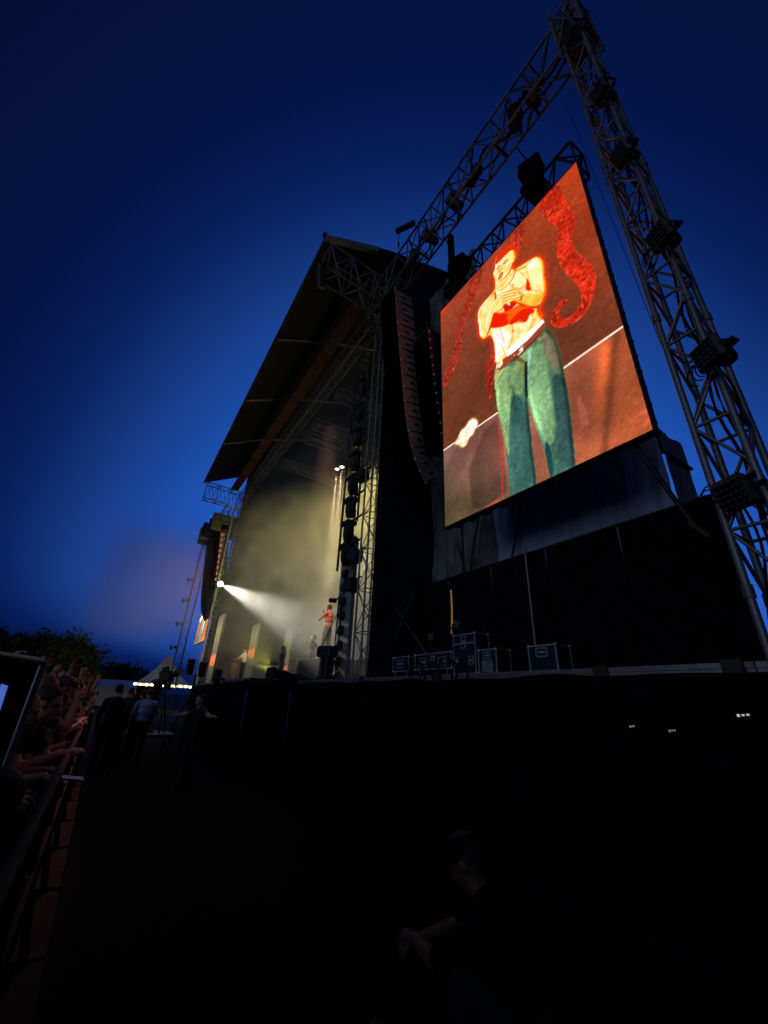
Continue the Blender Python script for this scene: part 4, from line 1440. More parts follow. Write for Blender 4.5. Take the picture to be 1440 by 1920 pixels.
def body_mesh(name, mats, pose, voxel=0.012):
    """one continuous body, facing +x, feet at z = 0, grown from tapered limbs and remeshed"""
    prims = []   # ('c', p0, p1, r0, r1, tag) or ('e', c, radii, rot, tag)
    lean = pose.get('lean', 0.0)
    hipz = pose.get('hipz', 0.93)
    hip = Vector((pose.get('hipx', 0.0), 0, hipz))
    RL = Matrix.Rotation(lean, 3, 'Y')
    tw_ = Matrix.Rotation(pose.get('twist', 0.0), 3, 'Z')

    def U(x, y, z):
        return hip + RL @ (tw_ @ Vector((x, y, z - 0.93)))

    def cap(p0, p1, r0, r1, tg):
        prims.append(('c', Vector(p0), Vector(p1), r0, r1, tg))

    def ell(c, r, rot, tg):
        prims.append(('e', Vector(c), Vector(r), rot, tg))
    RT = RL @ tw_
    top = pose.get('top', 'top')
    sh_w = pose.get('shoulder', .19)
    # trunk
    ell(U(0, 0, .96), (.125, .165, .12), RT, 'bottom')
    ell(U(.005, 0, 1.08), (.105, .145, .13), RT, top)
    ell(U(.005, 0, 1.24), (.12, .165, .17), RT, top)
    ell(U(-.01, 0, 1.36), (.105, .165, .11), RT, top)
    cap(U(-.01, -sh_w + .02, 1.425), U(-.01, sh_w - .02, 1.425), .062, .062, top)
    cap(U(-.01, .02, 1.46), U(-.01, sh_w - .05, 1.44), .06, .05, top)
    cap(U(-.01, -.02, 1.46), U(-.01, -sh_w + .05, 1.44), .06, .05, top)
    # neck and head
    hc = U(.035, 0, 1.63) + Vector(pose.get('head_off', (0, 0, 0)))
    cap(U(0, 0, 1.44), hc + Vector((-.02, 0, -.06)), .06, .052, 'skin')
    HR = Matrix.Rotation(pose.get('head_yaw', 0), 3, 'Z') @ Matrix.Rotation(pose.get('head_pitch', 0) + lean * .3, 3, 'Y') @ Matrix.Rotation(pose.get('head_roll', 0), 3, 'X')

    def H(x, y, z):
        return hc + HR @ Vector((x, y, z))
    ell(H(-.005, 0, .02), (.095, .076, .10), HR, 'skin')
    ell(H(.02, 0, -.045), (.068, .058, .075), HR, 'skin')
    ell(H(.062, 0, -.095), (.024, .03, .022), HR, 'skin')
    cap(H(.086, 0, .012), H(.104, 0, -.026), .010, .016, 'skin')
    cap(H(.083, -.03, .03), H(.083, .03, .03), .013, .013, 'skin')
    ell(H(.062, .034, -.03), (.022, .022, .02), HR, 'skin')
    ell(H(.062, -.034, -.03), (.022, .022, .02), HR, 'skin')
    for s in (-1, 1):
        ell(H(.079, s * .03, .012), (.012, .016, .009), HR, 'eye')
        ell(H(-.005, s * .078, -.005), (.022, .012, .034), HR, 'skin')
    cap(H(.085, -.018, -.062), H(.085, .018, -.062), .010, .010, 'lip')
    hs = pose.get('hair', 'short')
    ell(H(-.022, 0, .042), (.094, .083, .095), HR, 'hair')
    if hs == 'long':
        for s in (-1, 1):
            cap(H(-.03, s * .062, .03), U(-.02 - .02, s * .09, 1.42), .045, .04, 'hair')
            cap(U(-.04, s * .09, 1.42), U(.04, s * .12, 1.25), .04, .025, 'hair')
        cap(H(-.06, 0, .02), U(-.09, 0, 1.3), .075, .06, 'hair')
    elif hs == 'cap':
        ell(H(-.01, 0, .06), (.108, .092, .075), HR, 'top')
        ell(H(.10, 0, .055), (.06, .065, .012), HR, 'top')
    elif hs == 'bun':
        ell(H(-.08, 0, .10), (.045, .045, .045), HR, 'hair')
    # arms
    for s, key in ((1, 'l'), (-1, 'r')):
        shp = U(-.01, s * sh_w, 1.415)
        el, wr = pose[key + '_elbow'], pose[key + '_wrist']
        el = Vector((el[0], el[1] * 1.0, el[2]))
        wr = Vector(wr)
        # keep human limb lengths
        el = shp + (el - shp).normalized() * .30
        wr = el + (wr - el).normalized() * .265
        slv = pose.get('sleeve', .6)
        mid = shp.lerp(el, slv)
        if top == 'top' and slv > 0:
            cap(shp, mid, .062, .054, 'top')
            if pose.get('long_sleeve'):
                cap(mid, el, .054, .048, 'top')
                cap(el, el.lerp(wr, .9), .048, .036, 'top')
        cap(shp, el, .054, .042, 'skin')
        cap(el, el.lerp(wr, .35), .042, .043, 'skin')
        cap(el.lerp(wr, .35), wr, .043, .027, 'skin')
        # hand
        fd = (wr - el).normalized()
        hd = pose.get(key + '_hand')
        if hd is not None:
            fd = Vector(hd).normalized()
        up_ = Vector(pose.get(key + '_palm', (0, 0, 1)))
        side = fd.cross(up_)
        if side.length < .1:
            side = fd.cross(Vector((1, 0, 0)))
        side.normalize()
        nrm = side.cross(fd).normalized()
        pc = wr + fd * .05
        M = Matrix((side, fd, nrm)).transposed()
        ell(pc, (.042, .055, .019), M, 'skin')
        curl = pose.get(key + '_curl', .35)
        for fi, (o, ln) in enumerate(((-.032, .062), (-.011, .074), (.011, .07), (.031, .056))):
            b0 = wr + fd * .09 + side * o
            a1 = curl
            d1 = fd * math.cos(a1) - nrm * math.sin(a1)
            d2 = fd * math.cos(a1 * 2.3) - nrm * math.sin(a1 * 2.3)
            b1 = b0 + d1 * ln * .55 + side * o * .12
            b2 = b1 + d2 * ln * .5
            cap(b0, b1, .0105, .0098, 'skin')
            cap(b1, b2, .0098, .0088, 'skin')
        ts = s * pose.get('thumb', 1)
        tb = wr + fd * .03 - side * .03 * ts
        t1 = tb + (fd * .6 - side * .75 * ts - nrm * .3).normalized() * .042
        t2 = t1 + (fd * .9 - side * .2 * ts - nrm * .4 * (curl + .4)).normalized() * .034
        cap(tb, t1, .014, .0115, 'skin')
        cap(t1, t2, .0115, .0095, 'skin')
    # legs
    for s, key in ((1, 'l'), (-1, 'r')):
        hp = hip + Vector((0, s * .09, -.02))
        kn = Vector(pose.get(key + '_knee', (.02, s * .1, .50)))
        an = Vector(pose.get(key + '_ankle', (-.02, s * .11, .09)))
        kn = hp + (kn - hp).normalized() * .42
        an = kn + (an - kn).normalized() * .41
        wide = pose.get('wide', 0)
        cap(hp, kn, .092, .062 + wide * .6, 'bottom')
        cap(kn, kn.lerp(an, .35), .06 + wide * .6, .058 + wide, 'bottom')
        cap(kn.lerp(an, .35), an, .056 + wide, .042 + wide, 'bottom')
        toe = Vector(pose.get(key + '_toe', (1, s * .15, -.05))).normalized()
        cap(an + Vector((-.03, 0, -.045)), an + toe * .16 + Vector((0, 0, -.055)), .04, .032, 'shoe')
    # build, fuse, label
    allv, allf = [], []
    for pr in prims:
        if pr[0] == 'c':
            v, f = capsule(*pr[1:5])
        else:
            b = MB().ball((0, 0, 0), tuple(pr[2]), n=16, m=12, rot=pr[3])
            v, f = [Vector(x) + pr[1] for x in b.v], b.f
        n = len(allv)
        allv += [tuple(x) for x in v]
        allf += [tuple(i + n for i in ff) for ff in f]
    me0 = bpy.data.meshes.new('tmp')
    me0.from_pydata(allv, [], allf)
    o = bpy.data.objects.new('tmp', me0)
    COL.objects.link(o)
    md = o.modifiers.new('r', 'REMESH')
    md.mode = 'VOXEL'
    md.voxel_size = voxel
    md.use_smooth_shade = True
    s2 = o.modifiers.new('s', 'SMOOTH')
    s2.factor = .5
    s2.iterations = 2
    dg = bpy.context.evaluated_depsgraph_get()
    me = bpy.data.meshes.new_from_object(o.evaluated_get(dg))
    bpy.data.objects.remove(o)
    me.name = name
    nf = len(me.polygons)
    cc = np.zeros(nf * 3)
    me.polygons.foreach_get('center', cc)
    cc = cc.reshape(-1, 3)
    best = np.full(nf, 1e9)
    idx = np.zeros(nf, int)
    for pr in prims:
        if pr[0] == 'c':
            a, b = np.array(pr[1]), np.array(pr[2])
            ab = b - a
            t = np.clip(((cc - a) @ ab) / max(ab @ ab, 1e-9), 0, 1)
            d = np.linalg.norm(cc - a - t[:, None] * ab, axis=1) - (pr[3] + (pr[4] - pr[3]) * t)
            tg = pr[5]
        else:
            M = np.array(pr[3])
            l = (cc - np.array(pr[1])) @ M
            r = np.array(pr[2])
            k = np.linalg.norm(l / r, axis=1)
            d = (k - 1) * r.min()
            tg = pr[4]
            if tg == 'eye':
                d -= .004
        if tg == 'hair' and pr[0] == 'e' and pose.get('hair') != 'bun':
            # hairline: leave the face free
            l2 = (cc - np.array(hc)) @ np.array(HR)
            d = np.where((l2[:, 0] > .045) & (l2[:, 2] < .075), d + .05, d - .004)
        if tg == 'top' and pr[0] == 'c':
            d -= .003
        m = d < best
        best[m] = d[m]
        idx[m] = TAGS.index(tg)
    me.materials.clear()
    for tname in TAGS:
        me.materials.append(mats[tname])
    me.polygons.foreach_set('material_index', idx)
    me.polygons.foreach_set('use_smooth', [True] * nf)
    me.update()
    return me


def outfit(skin=SKIN, hair=HAIR, top=SHIRT_BLACK, bottom=PANTS, shoe=BLACK):
    return dict(skin=skin, hair=hair, top=top, bottom=bottom, shoe=shoe, eye=EYE, lip=LIP)


REST = dict(l_elbow=(0, .26, 1.12), l_wrist=(.08, .27, .88), r_elbow=(0, -.26, 1.12), r_wrist=(.08, -.27, .88))


def P_(**k):
    d = dict(REST)
    d.update(k)
    return d


def person(me, label, loc, heading, scale=1.0, group=None, name='person'):
    o = bpy.data.objects.new(name, me)
    COL.objects.link(o)
    o.location = loc
    o.rotation_euler = (0, 0, heading)
    o.scale = (scale,) * 3
    tag(o, label, 'person', group)
    return o


CO = outfit(SKIN, CROWD_HAIR, CROWD_SHIRT, PANTS)
LEANER = P_(lean=.35, l_elbow=(.3, .25, 1.12), l_wrist=(.52, .1, 1.2), r_elbow=(.3, -.25, 1.12), r_wrist=(.52, -.1, 1.2), sleeve=.6, head_pitch=.05)
POSES = [
    P_(r_elbow=(.15, -.3, 1.55), r_wrist=(.25, -.22, 1.85), r_curl=.6, sleeve=.5),
    P_(l_elbow=(.15, .32, 1.5), l_wrist=(.2, .3, 1.8), r_elbow=(.15, -.32, 1.5), r_wrist=(.2, -.26, 1.8), hair='long', sleeve=.5),
    P_(lean=.2, l_elbow=(.24, .28, 1.14), l_wrist=(.36, -.02, 1.2), r_elbow=(.24, -.28, 1.14), r_wrist=(.38, .02, 1.24), head_yaw=.35),
    P_(r_elbow=(.22, -.2, 1.32), r_wrist=(.3, -.05, 1.56), r_curl=.7, hair='long', head_pitch=-.1),
    P_(l_elbow=(.05, .38, 1.55), l_wrist=(.1, .36, 1.85), l_curl=.2, hair='cap', sleeve=.7),
]
CM = [body_mesh('crowd_person', CO, p, .014) for p in POSES]

# --- crowd behind the barrier: the named faces at the front, then rows
yaw_stage = math.pi / 2   # facing the stage
mA = body_mesh('leaning_man', outfit(SKIN, HAIR, SHIRT_BLACK, PANTS), P_(lean=.38, l_elbow=(.36, .24, 1.08), l_wrist=(.5, .1, 1.2), r_elbow=(.36, -.24, 1.08), r_wrist=(.5, -.08, 1.2), head_pitch=.15, head_yaw=.1), .009)
person(mA, 'dark haired man in black leaning on the barrier, face lit dim red', (-4.78, -.62, .0), 1.25)
mB = body_mesh('leaning_woman', outfit(SKIN, HAIR_BLOND, SHIRT_GREY, PANTS), P_(lean=.36, hair='long', l_elbow=(.3, .26, 1.1), l_wrist=(.52, .1, 1.18), r_elbow=(.36, -.24, 1.05), r_wrist=(.6, -.12, 1.18), r_hand=(1, .1, -.1), head_pitch=.12), .009)
person(mB, 'fair haired person in grey top leaning on the barrier beside the fence panel', (-4.22, -.70, .0), 1.45, .97)
mC = body_mesh('reaching_person', outfit(SKIN, HAIR, SHIRT_BLACK, PANTS), P_(lean=.55, l_elbow=(.45, .2, 1.1), l_wrist=(.8, .12, 1.12), l_hand=(1, 0, -.1), r_elbow=(.5, -.2, 1.05), r_wrist=(.8, -.02, 1.12), r_hand=(1, .1, -.1), r_curl=.5, head_pitch=-.1, sleeve=.8), .009)
person(mC, 'person in black stretching bare forearms over the barrier with a phone', (-3.72, -.92, .0), 1.75, .95)
mD = body_mesh('hooded_person', outfit(SKIN, HAIR, SHIRT_BLACK, PANTS), P_(lean=.6, long_sleeve=True, sleeve=1, l_elbow=(.4, .28, 1.0), l_wrist=(.55, .02, 1.12), r_elbow=(.4, -.28, 1.0), r_wrist=(.55, -.02, 1.1), hair='cap', head_pitch=.5, head_off=(-.02, 0, -.1)), .010)
person(mD, 'person in black jacket bent low over the barrier at the frame edge', (-2.72, -.62, .0), 1.3, .9)
ph = thing('phone', 'black phone held over the barrier by the reaching person', 'phone', (-3.9, -.08, 1.15))
MB().box((-3.93, -.02, 1.135), (.09, .17, .012), Euler((-.15, .1, .2)).to_matrix(), bev=.004).build('phone_case', BLACK_GLOSS, ph)
mE = body_mesh('filming_person', outfit(SKIN, HAIR, SHIRT_BLACK, PANTS), P_(l_elbow=(.25, .25, 1.25), l_wrist=(.42, .1, 1.5), r_elbow=(.25, -.25, 1.25), r_wrist=(.42, -.08, 1.5), r_curl=.6, l_curl=.6), .011)
person(mE, 'person at the frame edge raising a glowing phone in front of the fence', (-2.78, -.78, 0), 1.2, .92)
ph = thing('phone', 'glowing blue phone screen at the very edge of the frame', 'phone', (-2.6, -.36, 1.6))
MB().box((-2.62, -.362, 1.63), (.08, .01, .15), Euler((.1, .1, .5)).to_matrix(), bev=.003).build('phone_case', BLACK_GLOSS, ph)
MB().box((-2.623, -.369, 1.63), (.07, .004, .135), Euler((.1, .1, .5)).to_matrix()).build('phone_screen', mat('blue_phone_screen', (.02, .03, .06), .3, emit=(.12, .25, 1.0), estr=.5), ph)

k = 0
rc = random.Random(4)
CG = 'crowd packed behind the barrier'
for row in range(4):
    x = -5.15 - .2 * row
    while x > -21 - row * 4:
        y = -.48 - row * .52 + rc.uniform(-.08, .08)
        vis = abs(y) / abs(x)
        if vis < .19:
            person(CM[(k * 3 + row) % 5] if (rc.random() > .7 if row == 0 else True) else CM[2], 'person packed in the dim red crowd behind the barrier', (x, y, 0), yaw_stage + rc.uniform(-.5, .35), rc.uniform(.93, 1.06), CG)
            k += 1
        x -= rc.uniform(.42, .6) * (1 + row * .15)
# distant crowd as one mass
far = MB()
for i in range(260):
    x = rc.uniform(-50, -20)
    y = -.5 - rc.uniform(0, .13) * abs(x)
    h = rc.uniform(1.5, 1.8)
    far.ball((x, y, h - .1), (.1, .09, .13), n=7, m=5)
    far.ball((x, y, h - .5), (.14, .23, .34), n=7, m=5)
    far.ball((x, y, .6), (.13, .18, .6), n=6, m=4)
    if rc.random() < .4:
        a = rc.uniform(-.3, .3)
        far.tube((x, y + a, h - .3), (x + .1, y + a * 1.2, h + .25), .05, .03, 5)
tag(far.build('crowd', CROWD_SHIRT), 'distant crowd mass along the barrier far down the field', 'crowd', kind='stuff')
for i, (x, y, z) in enumerate(((-9.3, -.42, 1.33), (-10.8, -.35, 1.42))):
    p = thing('phone', 'tiny lit phone screen in the crowd, %s of the two bright dots' % ['nearer', 'farther'][i], 'phone', (x, y, z))
    MB().box((x, y, z), (.03, .07, .04)).build('phone_case', BLACK_GLOSS, p)
    MB().box((x + .018, y, z), (.004, .05, .03)).build('phone_screen', mat('white_phone_screen', (.1, .1, .1), .3, emit=(1, .95, .9), estr=.9), p)

# --- crowd barrier
PERF = mat('dull_barrier_sheet', (.03, .025, .025), .8, .0, .25, 9, spec=.1)
BSTEEL = mat('dull_black_barrier_steel', (.014, .012, .012), .8, .0, .3, 14, spec=.15)
bar = thing('crowd_barrier', 'steel crowd barrier section in the row along the pit', 'barrier', (-.5, 0, 0), group='crowd barrier row')


def barrier_parts(t, x0):
    x1 = x0 - .985
    tube_obj('top_rail', (x0, -.09, 1.2), (x1, -.09, 1.2), .026, BSTEEL, t)
    for x in (x0 - .03, x1 + .03):
        tube_obj('upright', (x, -.06, .03), (x, -.09, 1.2), .024, BSTEEL, t)
        tube_obj('brace', (x, .10, .07), (x, -.075, .82), .02, BSTEEL, t)
        tube_obj('foot', (x, -.95, .03), (x, .12, .03), .024, BSTEEL, t)
    tube_obj('cross_rail', (x0, .085, .16), (x1, .085, .16), .022, BSTEEL, t)
    tube_obj('cross_rail', (x0, -.06, .75), (x1, -.06, .75), .022, BSTEEL, t)
    MB().box(((x0 + x1) / 2, -.105, .66), (.94, .008, .98)).build('front_sheet', PERF, t)
    MB().box(((x0 + x1) / 2, -.5, .03), (.95, .84, .012)).build('tread_plate', BSTEEL, t)
    MB().box(((x0 + x1) / 2, .045, .36), (.94, .16, .02), bev=.004).build('pit_step', BSTEEL, t)


barrier_parts(bar, 0)
for i in range(-2, 26):
    if i == 0:
        continue
    c = copy_tree(bar)
    c.location.x -= i * 1.0

# --- fence panel at the left edge
fp = thing('fence_panel', 'galvanised fence panel covered in black mesh among the crowd', 'fence', (-3.2, -.36, 0))
A0, A1 = Vector((-3.28, -.33, 0)), Vector((-1.55, -.98, 0))
for a in (A0, A1):
    tube_obj('post', a + Vector((0, 0, .03)), a + Vector((0, 0, 1.86)), .02, STEEL, fp)
for z in (.15, 1.83):
    tube_obj('rail', A0 + Vector((0, 0, z)), A1 + Vector((0, 0, z)), .021, STEEL, fp)
nrm_ = Vector((.35, .93, 0))
link('mesh_cover', drape_mesh(lambda u, v: A0.lerp(A1, u * .97 + .015) + Vector((0, 0, .2 + v * 1.61)), 40, 14, nrm_, .008, 7, 60, DRAPE, 'mesh_cover'), fp)

# ================================================================== people in the pit
PIT = 'people in the pit'
m1 = body_mesh('pit_guard', outfit(SKIN, HAIR, SHIRT_BLACK, PANTS), P_(long_sleeve=True, sleeve=1, head_yaw=-.5), .014)
person(m1, 'tall person in black standing in the pit close to the barrier, seen from behind', (-11.8, .36, 0), 2.7, 1.03, PIT)
person(m1, 'person in dark clothes in the pit in front of the long white marquee', (-15.4, .80, 0), 2.2, 1.0, PIT)
person(m1, 'person in dark clothes in the pit below the string of bulbs', (-15.2, 1.12, 0), 3.6, .98, PIT)
m2 = body_mesh('blue_shirt_person', outfit(SKIN, HAIR, SHIRT_BLUE, PANTS), P_(l_elbow=(.15, .3, 1.12), l_wrist=(.3, .2, 1.05), r_elbow=(.2, -.28, 1.15), r_wrist=(.38, -.2, 1.2), head_pitch=.2, sleeve=.8, head_yaw=.5), .012)
person(m2, 'person in pale blue shirt walking in the pit with back turned', (-12.6, 1.06, 0), 2.9, 1.0, PIT)
m3 = body_mesh('spread_arms_person', outfit(SKIN, HAIR, SHIRT_BLACK, PANTS), P_(l_elbow=(.05, .48, 1.32), l_wrist=(.1, .74, 1.33), r_elbow=(.05, -.48, 1.32), r_wrist=(.1, -.74, 1.28), l_hand=(.1, 1, 0), r_hand=(.1, -1, 0), l_curl=.15, r_curl=.15, sleeve=.5), .012)
person(m3, 'person in black spreading both arms wide in the pit by the stage', (-10.6, 1.95, 0), -1.2, .96, PIT)
m4 = body_mesh('camera_operator', outfit(SKIN, HAIR, SHIRT_BLACK, PANTS), P_(lean=.1, l_elbow=(.28, .22, 1.25), l_wrist=(.45, .1, 1.42), r_elbow=(.28, -.22, 1.25), r_wrist=(.45, -.08, 1.4), long_sleeve=True, sleeve=1), .013)
person(m4, 'camera operator silhouetted on a platform in front of the white tent', (-15.0, 1.40, .62), .6, .95, PIT)
pl = thing('camera_platform', 'small dark platform under the camera operator', 'platform', (-13.3, 1.4, 0))
MB().box((-14.85, 1.5, .58), (1.4, 1.2, .07), bev=.01).build('platform_top', BLACK, pl)
for sx in (-1, 1):
    for sy in (-1, 1):
        tube_obj('leg', (-14.85 + sx * .6, 1.5 + sy * .5, 0), (-14.85 + sx * .6, 1.5 + sy * .5, .56), .03, BLACK, pl)
cr = thing('broadcast_camera', 'broadcast camera on a tripod, dark against the white tent', 'camera', (-14.60, 1.60, 0.62))
m_ = MB()
m_.box((-14.58, 1.56, 2.10), (.45, .2, .26), Euler((0, -.25, .5)).to_matrix(), bev=.02)
m_.box((-14.50, 1.48, 2.31), (.2, .12, .12), Euler((0, -.25, .5)).to_matrix(), bev=.01)
m_.build('camera_body', BLACK, cr)
MB().tube((-14.38, 1.68, 2.16), (-14.10, 1.84, 2.24), .08, .1, 12).build('lens', BLACK, cr)
for dx, dy in ((.35, .1), (-.25, .3), (-.1, -.35)):
    tube_obj('tripod_leg', (-14.60, 1.58, 1.91), (-14.6 + dx, 1.58 + dy, .63), .025, BLACK, cr)
# dark stage-side clutter at the far corner
cl = thing('lighting_clutter', 'dark cluster of follow lamps on a stand beyond the camera operator', 'stage light', (-17, 2.6, 0))
m_ = MB()
m_.tube((-17, 2.75, 0), (-17, 2.75, 2.3), .04)
m_.tube((-17, 2.2, 0), (-17, 2.75, 1.8), .035)
m_.tube((-17, 3.3, 0), (-17, 2.75, 1.8), .035)
m_.build('stand', BLACK, cl)
for dy, dz, a in ((-.15, .35, -.5), (.25, .3, -.4), (.75, .1, .0)):
    MB().tube((-17, 2.75 + dy + .2 * math.sin(a), 2.2 + dz - .25), (-16.9, 2.75 + dy - .2 * math.sin(-a), 2.25 + dz + .2), .12, .14, 10).build('lamp', BLACK, cl)
# crouching photographer close to the camera
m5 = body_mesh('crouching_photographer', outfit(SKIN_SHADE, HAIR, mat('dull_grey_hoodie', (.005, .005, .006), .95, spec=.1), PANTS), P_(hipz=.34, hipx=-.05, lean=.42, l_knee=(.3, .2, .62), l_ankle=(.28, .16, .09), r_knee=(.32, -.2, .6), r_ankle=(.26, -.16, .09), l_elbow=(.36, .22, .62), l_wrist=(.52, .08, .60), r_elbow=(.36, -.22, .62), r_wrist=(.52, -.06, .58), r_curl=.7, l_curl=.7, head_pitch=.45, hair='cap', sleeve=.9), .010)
person(m5, 'photographer in a pale cap crouching in the dark pit with hands together', (-1.92, 2.08, -.02), 3.7, .98)
dv = thing('camera_gear', 'small camera with a tiny cyan indicator on the pit floor', 'camera', (-2.55, 1.95, 0))
MB().box((-2.6, 1.72, .08), (.16, .12, .12), Euler((0, 0, .6)).to_matrix(), bev=.015).build('camera_body', BLACK, dv)
MB().box((-2.56, 1.75, .142), (.018, .012, .004)).build('indicator', mat('cyan_indicator', (.1, .3, .35), .3, emit=(.15, .7, .9), estr=.5), dv)

# small glowing blocks added for the pale glints below the deck
for i, (px_, py_, w_, e_) in enumerate(((1395, 1341, .09, .6), (1187, 1362, .05, .25), (1262, 1370, .06, .2))):
    p = on_y(px_, py_, 4.42)
    t = thing('under_stage_glint', 'tiny added glow for a pale glint below the stage edge, %s' % ['the brightest, at the tower foot', 'the one nearest the flight cases', 'the middle one'][i], 'light', tuple(p))
    MB().box(p, (w_ * 1.3, .03, .035), bev=.006).build('lamp_body', BLACK, t)  # dark backing block of the added glint
    for j in range(3):
        MB().box(p + Vector(((j - 1) * w_ * .36, -.018, .004 * (j - 1))), (w_ * .2, .004, .012 + .006 * (j == 0))).build('glint_face', mat('small_glint_%d' % i, (.2, .2, .2), .3, emit=(1, .92, .7), estr=e_), t)

# ================================================================== performers and gear on the stage
riser = thing('stage_riser', 'low black riser block under the singer', 'riser', (-12.9, 6.2, DZ))
MB().box((-13.1, 6.6, DZ + .375), (2.2, 2.2, .73), bev=.01).build('riser_block', DECKM, riser)
RZ = DZ + .74
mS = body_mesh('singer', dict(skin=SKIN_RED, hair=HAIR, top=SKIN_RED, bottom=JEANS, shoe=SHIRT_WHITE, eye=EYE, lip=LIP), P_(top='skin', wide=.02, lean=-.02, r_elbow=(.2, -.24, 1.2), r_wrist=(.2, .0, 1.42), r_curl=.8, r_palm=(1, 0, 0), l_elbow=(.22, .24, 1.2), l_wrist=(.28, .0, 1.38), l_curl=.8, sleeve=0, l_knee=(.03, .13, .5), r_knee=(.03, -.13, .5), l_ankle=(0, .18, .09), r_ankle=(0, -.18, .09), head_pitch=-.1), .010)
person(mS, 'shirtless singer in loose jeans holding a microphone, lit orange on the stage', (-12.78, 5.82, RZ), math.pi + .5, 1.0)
mc = thing('microphone', 'silver microphone held at the singer\'s mouth', 'microphone', (-13.0, 5.72, RZ + 1.45))
MB().tube((-12.97, 5.74, RZ + 1.40), (-12.99, 5.715, RZ + 1.53), .016, .02, 8).build('microphone_body', BLACK, mc)
MB().ball((-12.995, 5.705, RZ + 1.56), .034).build('microphone_head', STEEL, mc)

# LED columns on the far side
def led_col_material(name, seed, fig):
    m = bpy.data.materials.new(name)
    m.use_nodes = True
    nt = m.node_tree
    b = nt.nodes['Principled BSDF']
    b.inputs['Base Color'].default_value = (.05, .05, .05, 1)
    tcn = nt.nodes.new('ShaderNodeTexCoord')
    sx = nt.nodes.new('ShaderNodeSeparateXYZ')
    nt.links.new(tcn.outputs['Generated'], sx.inputs[0])
    nz_ = nt.nodes.new('ShaderNodeTexNoise')
    nz_.inputs['Scale'].default_value = 3.0 + seed
    nt.links.new(tcn.outputs['Generated'], nz_.inputs['Vector'])
    cr_ = nt.nodes.new('ShaderNodeValToRGB')
    e = cr_.color_ramp.elements
    cols = [(0, (.03, .028, .012)), (fig - .09, (.06, .055, .03)), (fig - .05, (.55, .13, .04)), (fig + .05, (.7, .17, .06)), (fig + .09, (.12, .10, .06)), (.8, (.24, .19, .09)), (1.0, (.10, .09, .06))]
    while len(e) < len(cols):
        e.new(.5)
    for ee, (p_, c_) in zip(e, cols):
        ee.position = p_
        ee.color = (*c_, 1)
    mx = nt.nodes.new('ShaderNodeMath')
    mx.operation = 'MULTIPLY_ADD'
    mx.inputs[1].default_value = .14
    nt.links.new(nz_.outputs['Fac'], mx.inputs[0])
    ad = nt.nodes.new('ShaderNodeMath')
    ad.operation = 'SUBTRACT'
    ad.inputs[1].default_value = .07
    nt.links.new(sx.outputs['Z'], ad.inputs[0])
    nt.links.new(ad.outputs[0], mx.inputs[2])
    nt.links.new(mx.outputs[0], cr_.inputs[0])
    nt.links.new(cr_.outputs[0], b.inputs['Emission Color'])
    b.inputs['Emission Strength'].default_value = 1.7
    return m


for i, (px_, y, hh, wd_) in enumerate(((415, 4.5, 3.45, 1.15), (482, 6.3, 3.15, 1.1), (545, 8.4, 3.15, 1.15))):
    top_ = on_y(px_, 1160, y)
    x = top_.x
    t = thing('led_column', 'tall narrow video column on the far side of the stage, %s' % ['outermost, beside the far speakers', 'second, behind the percussionist', 'third, behind the drum kit'][i], 'screen', (x, y, DZ), group='video columns on stage')
    MB().box((x - .02, y + .06, DZ + hh / 2), (wd_ + .06, .1, hh + .04), bev=.01).build('column_frame', BLACK, t)
    MB().box((x - .02, y - .002, DZ + hh / 2), (wd_, .02, hh)).build('column_screen', led_col_material('led_column_%d' % i, i, [.33, .52, .3][i]), t)

# band
mP = body_mesh('percussionist', outfit(SKIN, HAIR, SHIRT_WHITE, PANTS), P_(l_elbow=(.2, .28, 1.18), l_wrist=(.42, .16, 1.12), r_elbow=(.2, -.28, 1.18), r_wrist=(.42, -.16, 1.12), sleeve=.7), .014)
ps = on_y(455, 1250, 5.6)
person(mP, 'percussionist in white shirt standing behind a tall conga drum', (ps.x, 5.6, DZ), -2.0, 1.02)
cg = thing('conga_drum', 'tall wooden conga drum on a stand in front of the percussionist', 'drum', (ps.x - .1, 5.1, DZ))
pc_ = on_y(437, 1250, 5.1)
m_ = MB()
zz = [(0.16, .17), (.35, .2), (.6, .215), (.8, .2), (.92, .18)]
for (z0_, r0_), (z1_, r1_) in zip(zz, zz[1:]):
    m_.tube((pc_.x, 5.1, DZ + z0_), (pc_.x, 5.1, DZ + z1_), r0_, r1_, 16)
m_.build('drum_shell', mat('varnished_wood', (.42, .2, .08), .35, 0, .15, 6), cg)
MB().tube((pc_.x, 5.1, DZ + .92), (pc_.x, 5.1, DZ + .95), .185, .185, 16).build('drum_head', SHIRT_WHITE, cg)
for a in range(3):
    tube_obj('stand_leg', (pc_.x + .2 * math.cos(a * 2.1), 5.1 + .2 * math.sin(a * 2.1), DZ + .3), (pc_.x + .34 * math.cos(a * 2.1), 5.1 + .34 * math.sin(a * 2.1), DZ + .01), .014, STEEL, cg)


def mic_stand(x, y, h, label):
    t = thing('microphone_stand', label, 'microphone stand', (x, y, DZ))
    tube_obj('pole', (x, y, DZ + .02), (x, y, DZ + h), .012, STEEL, t)
    tube_obj('boom', (x - .1, y, DZ + h - .1), (x + .55, y - .1, DZ + h + .35), .01, STEEL, t)
    for a in range(3):
        tube_obj('leg', (x, y, DZ + .1), (x + .32 * math.cos(a * 2.1), y + .32 * math.sin(a * 2.1), DZ + .01), .01, STEEL, t)
    MB().ball((x + .58, y - .105, DZ + h + .38), (.04, .03, .05)).build('microphone', STEEL, t)


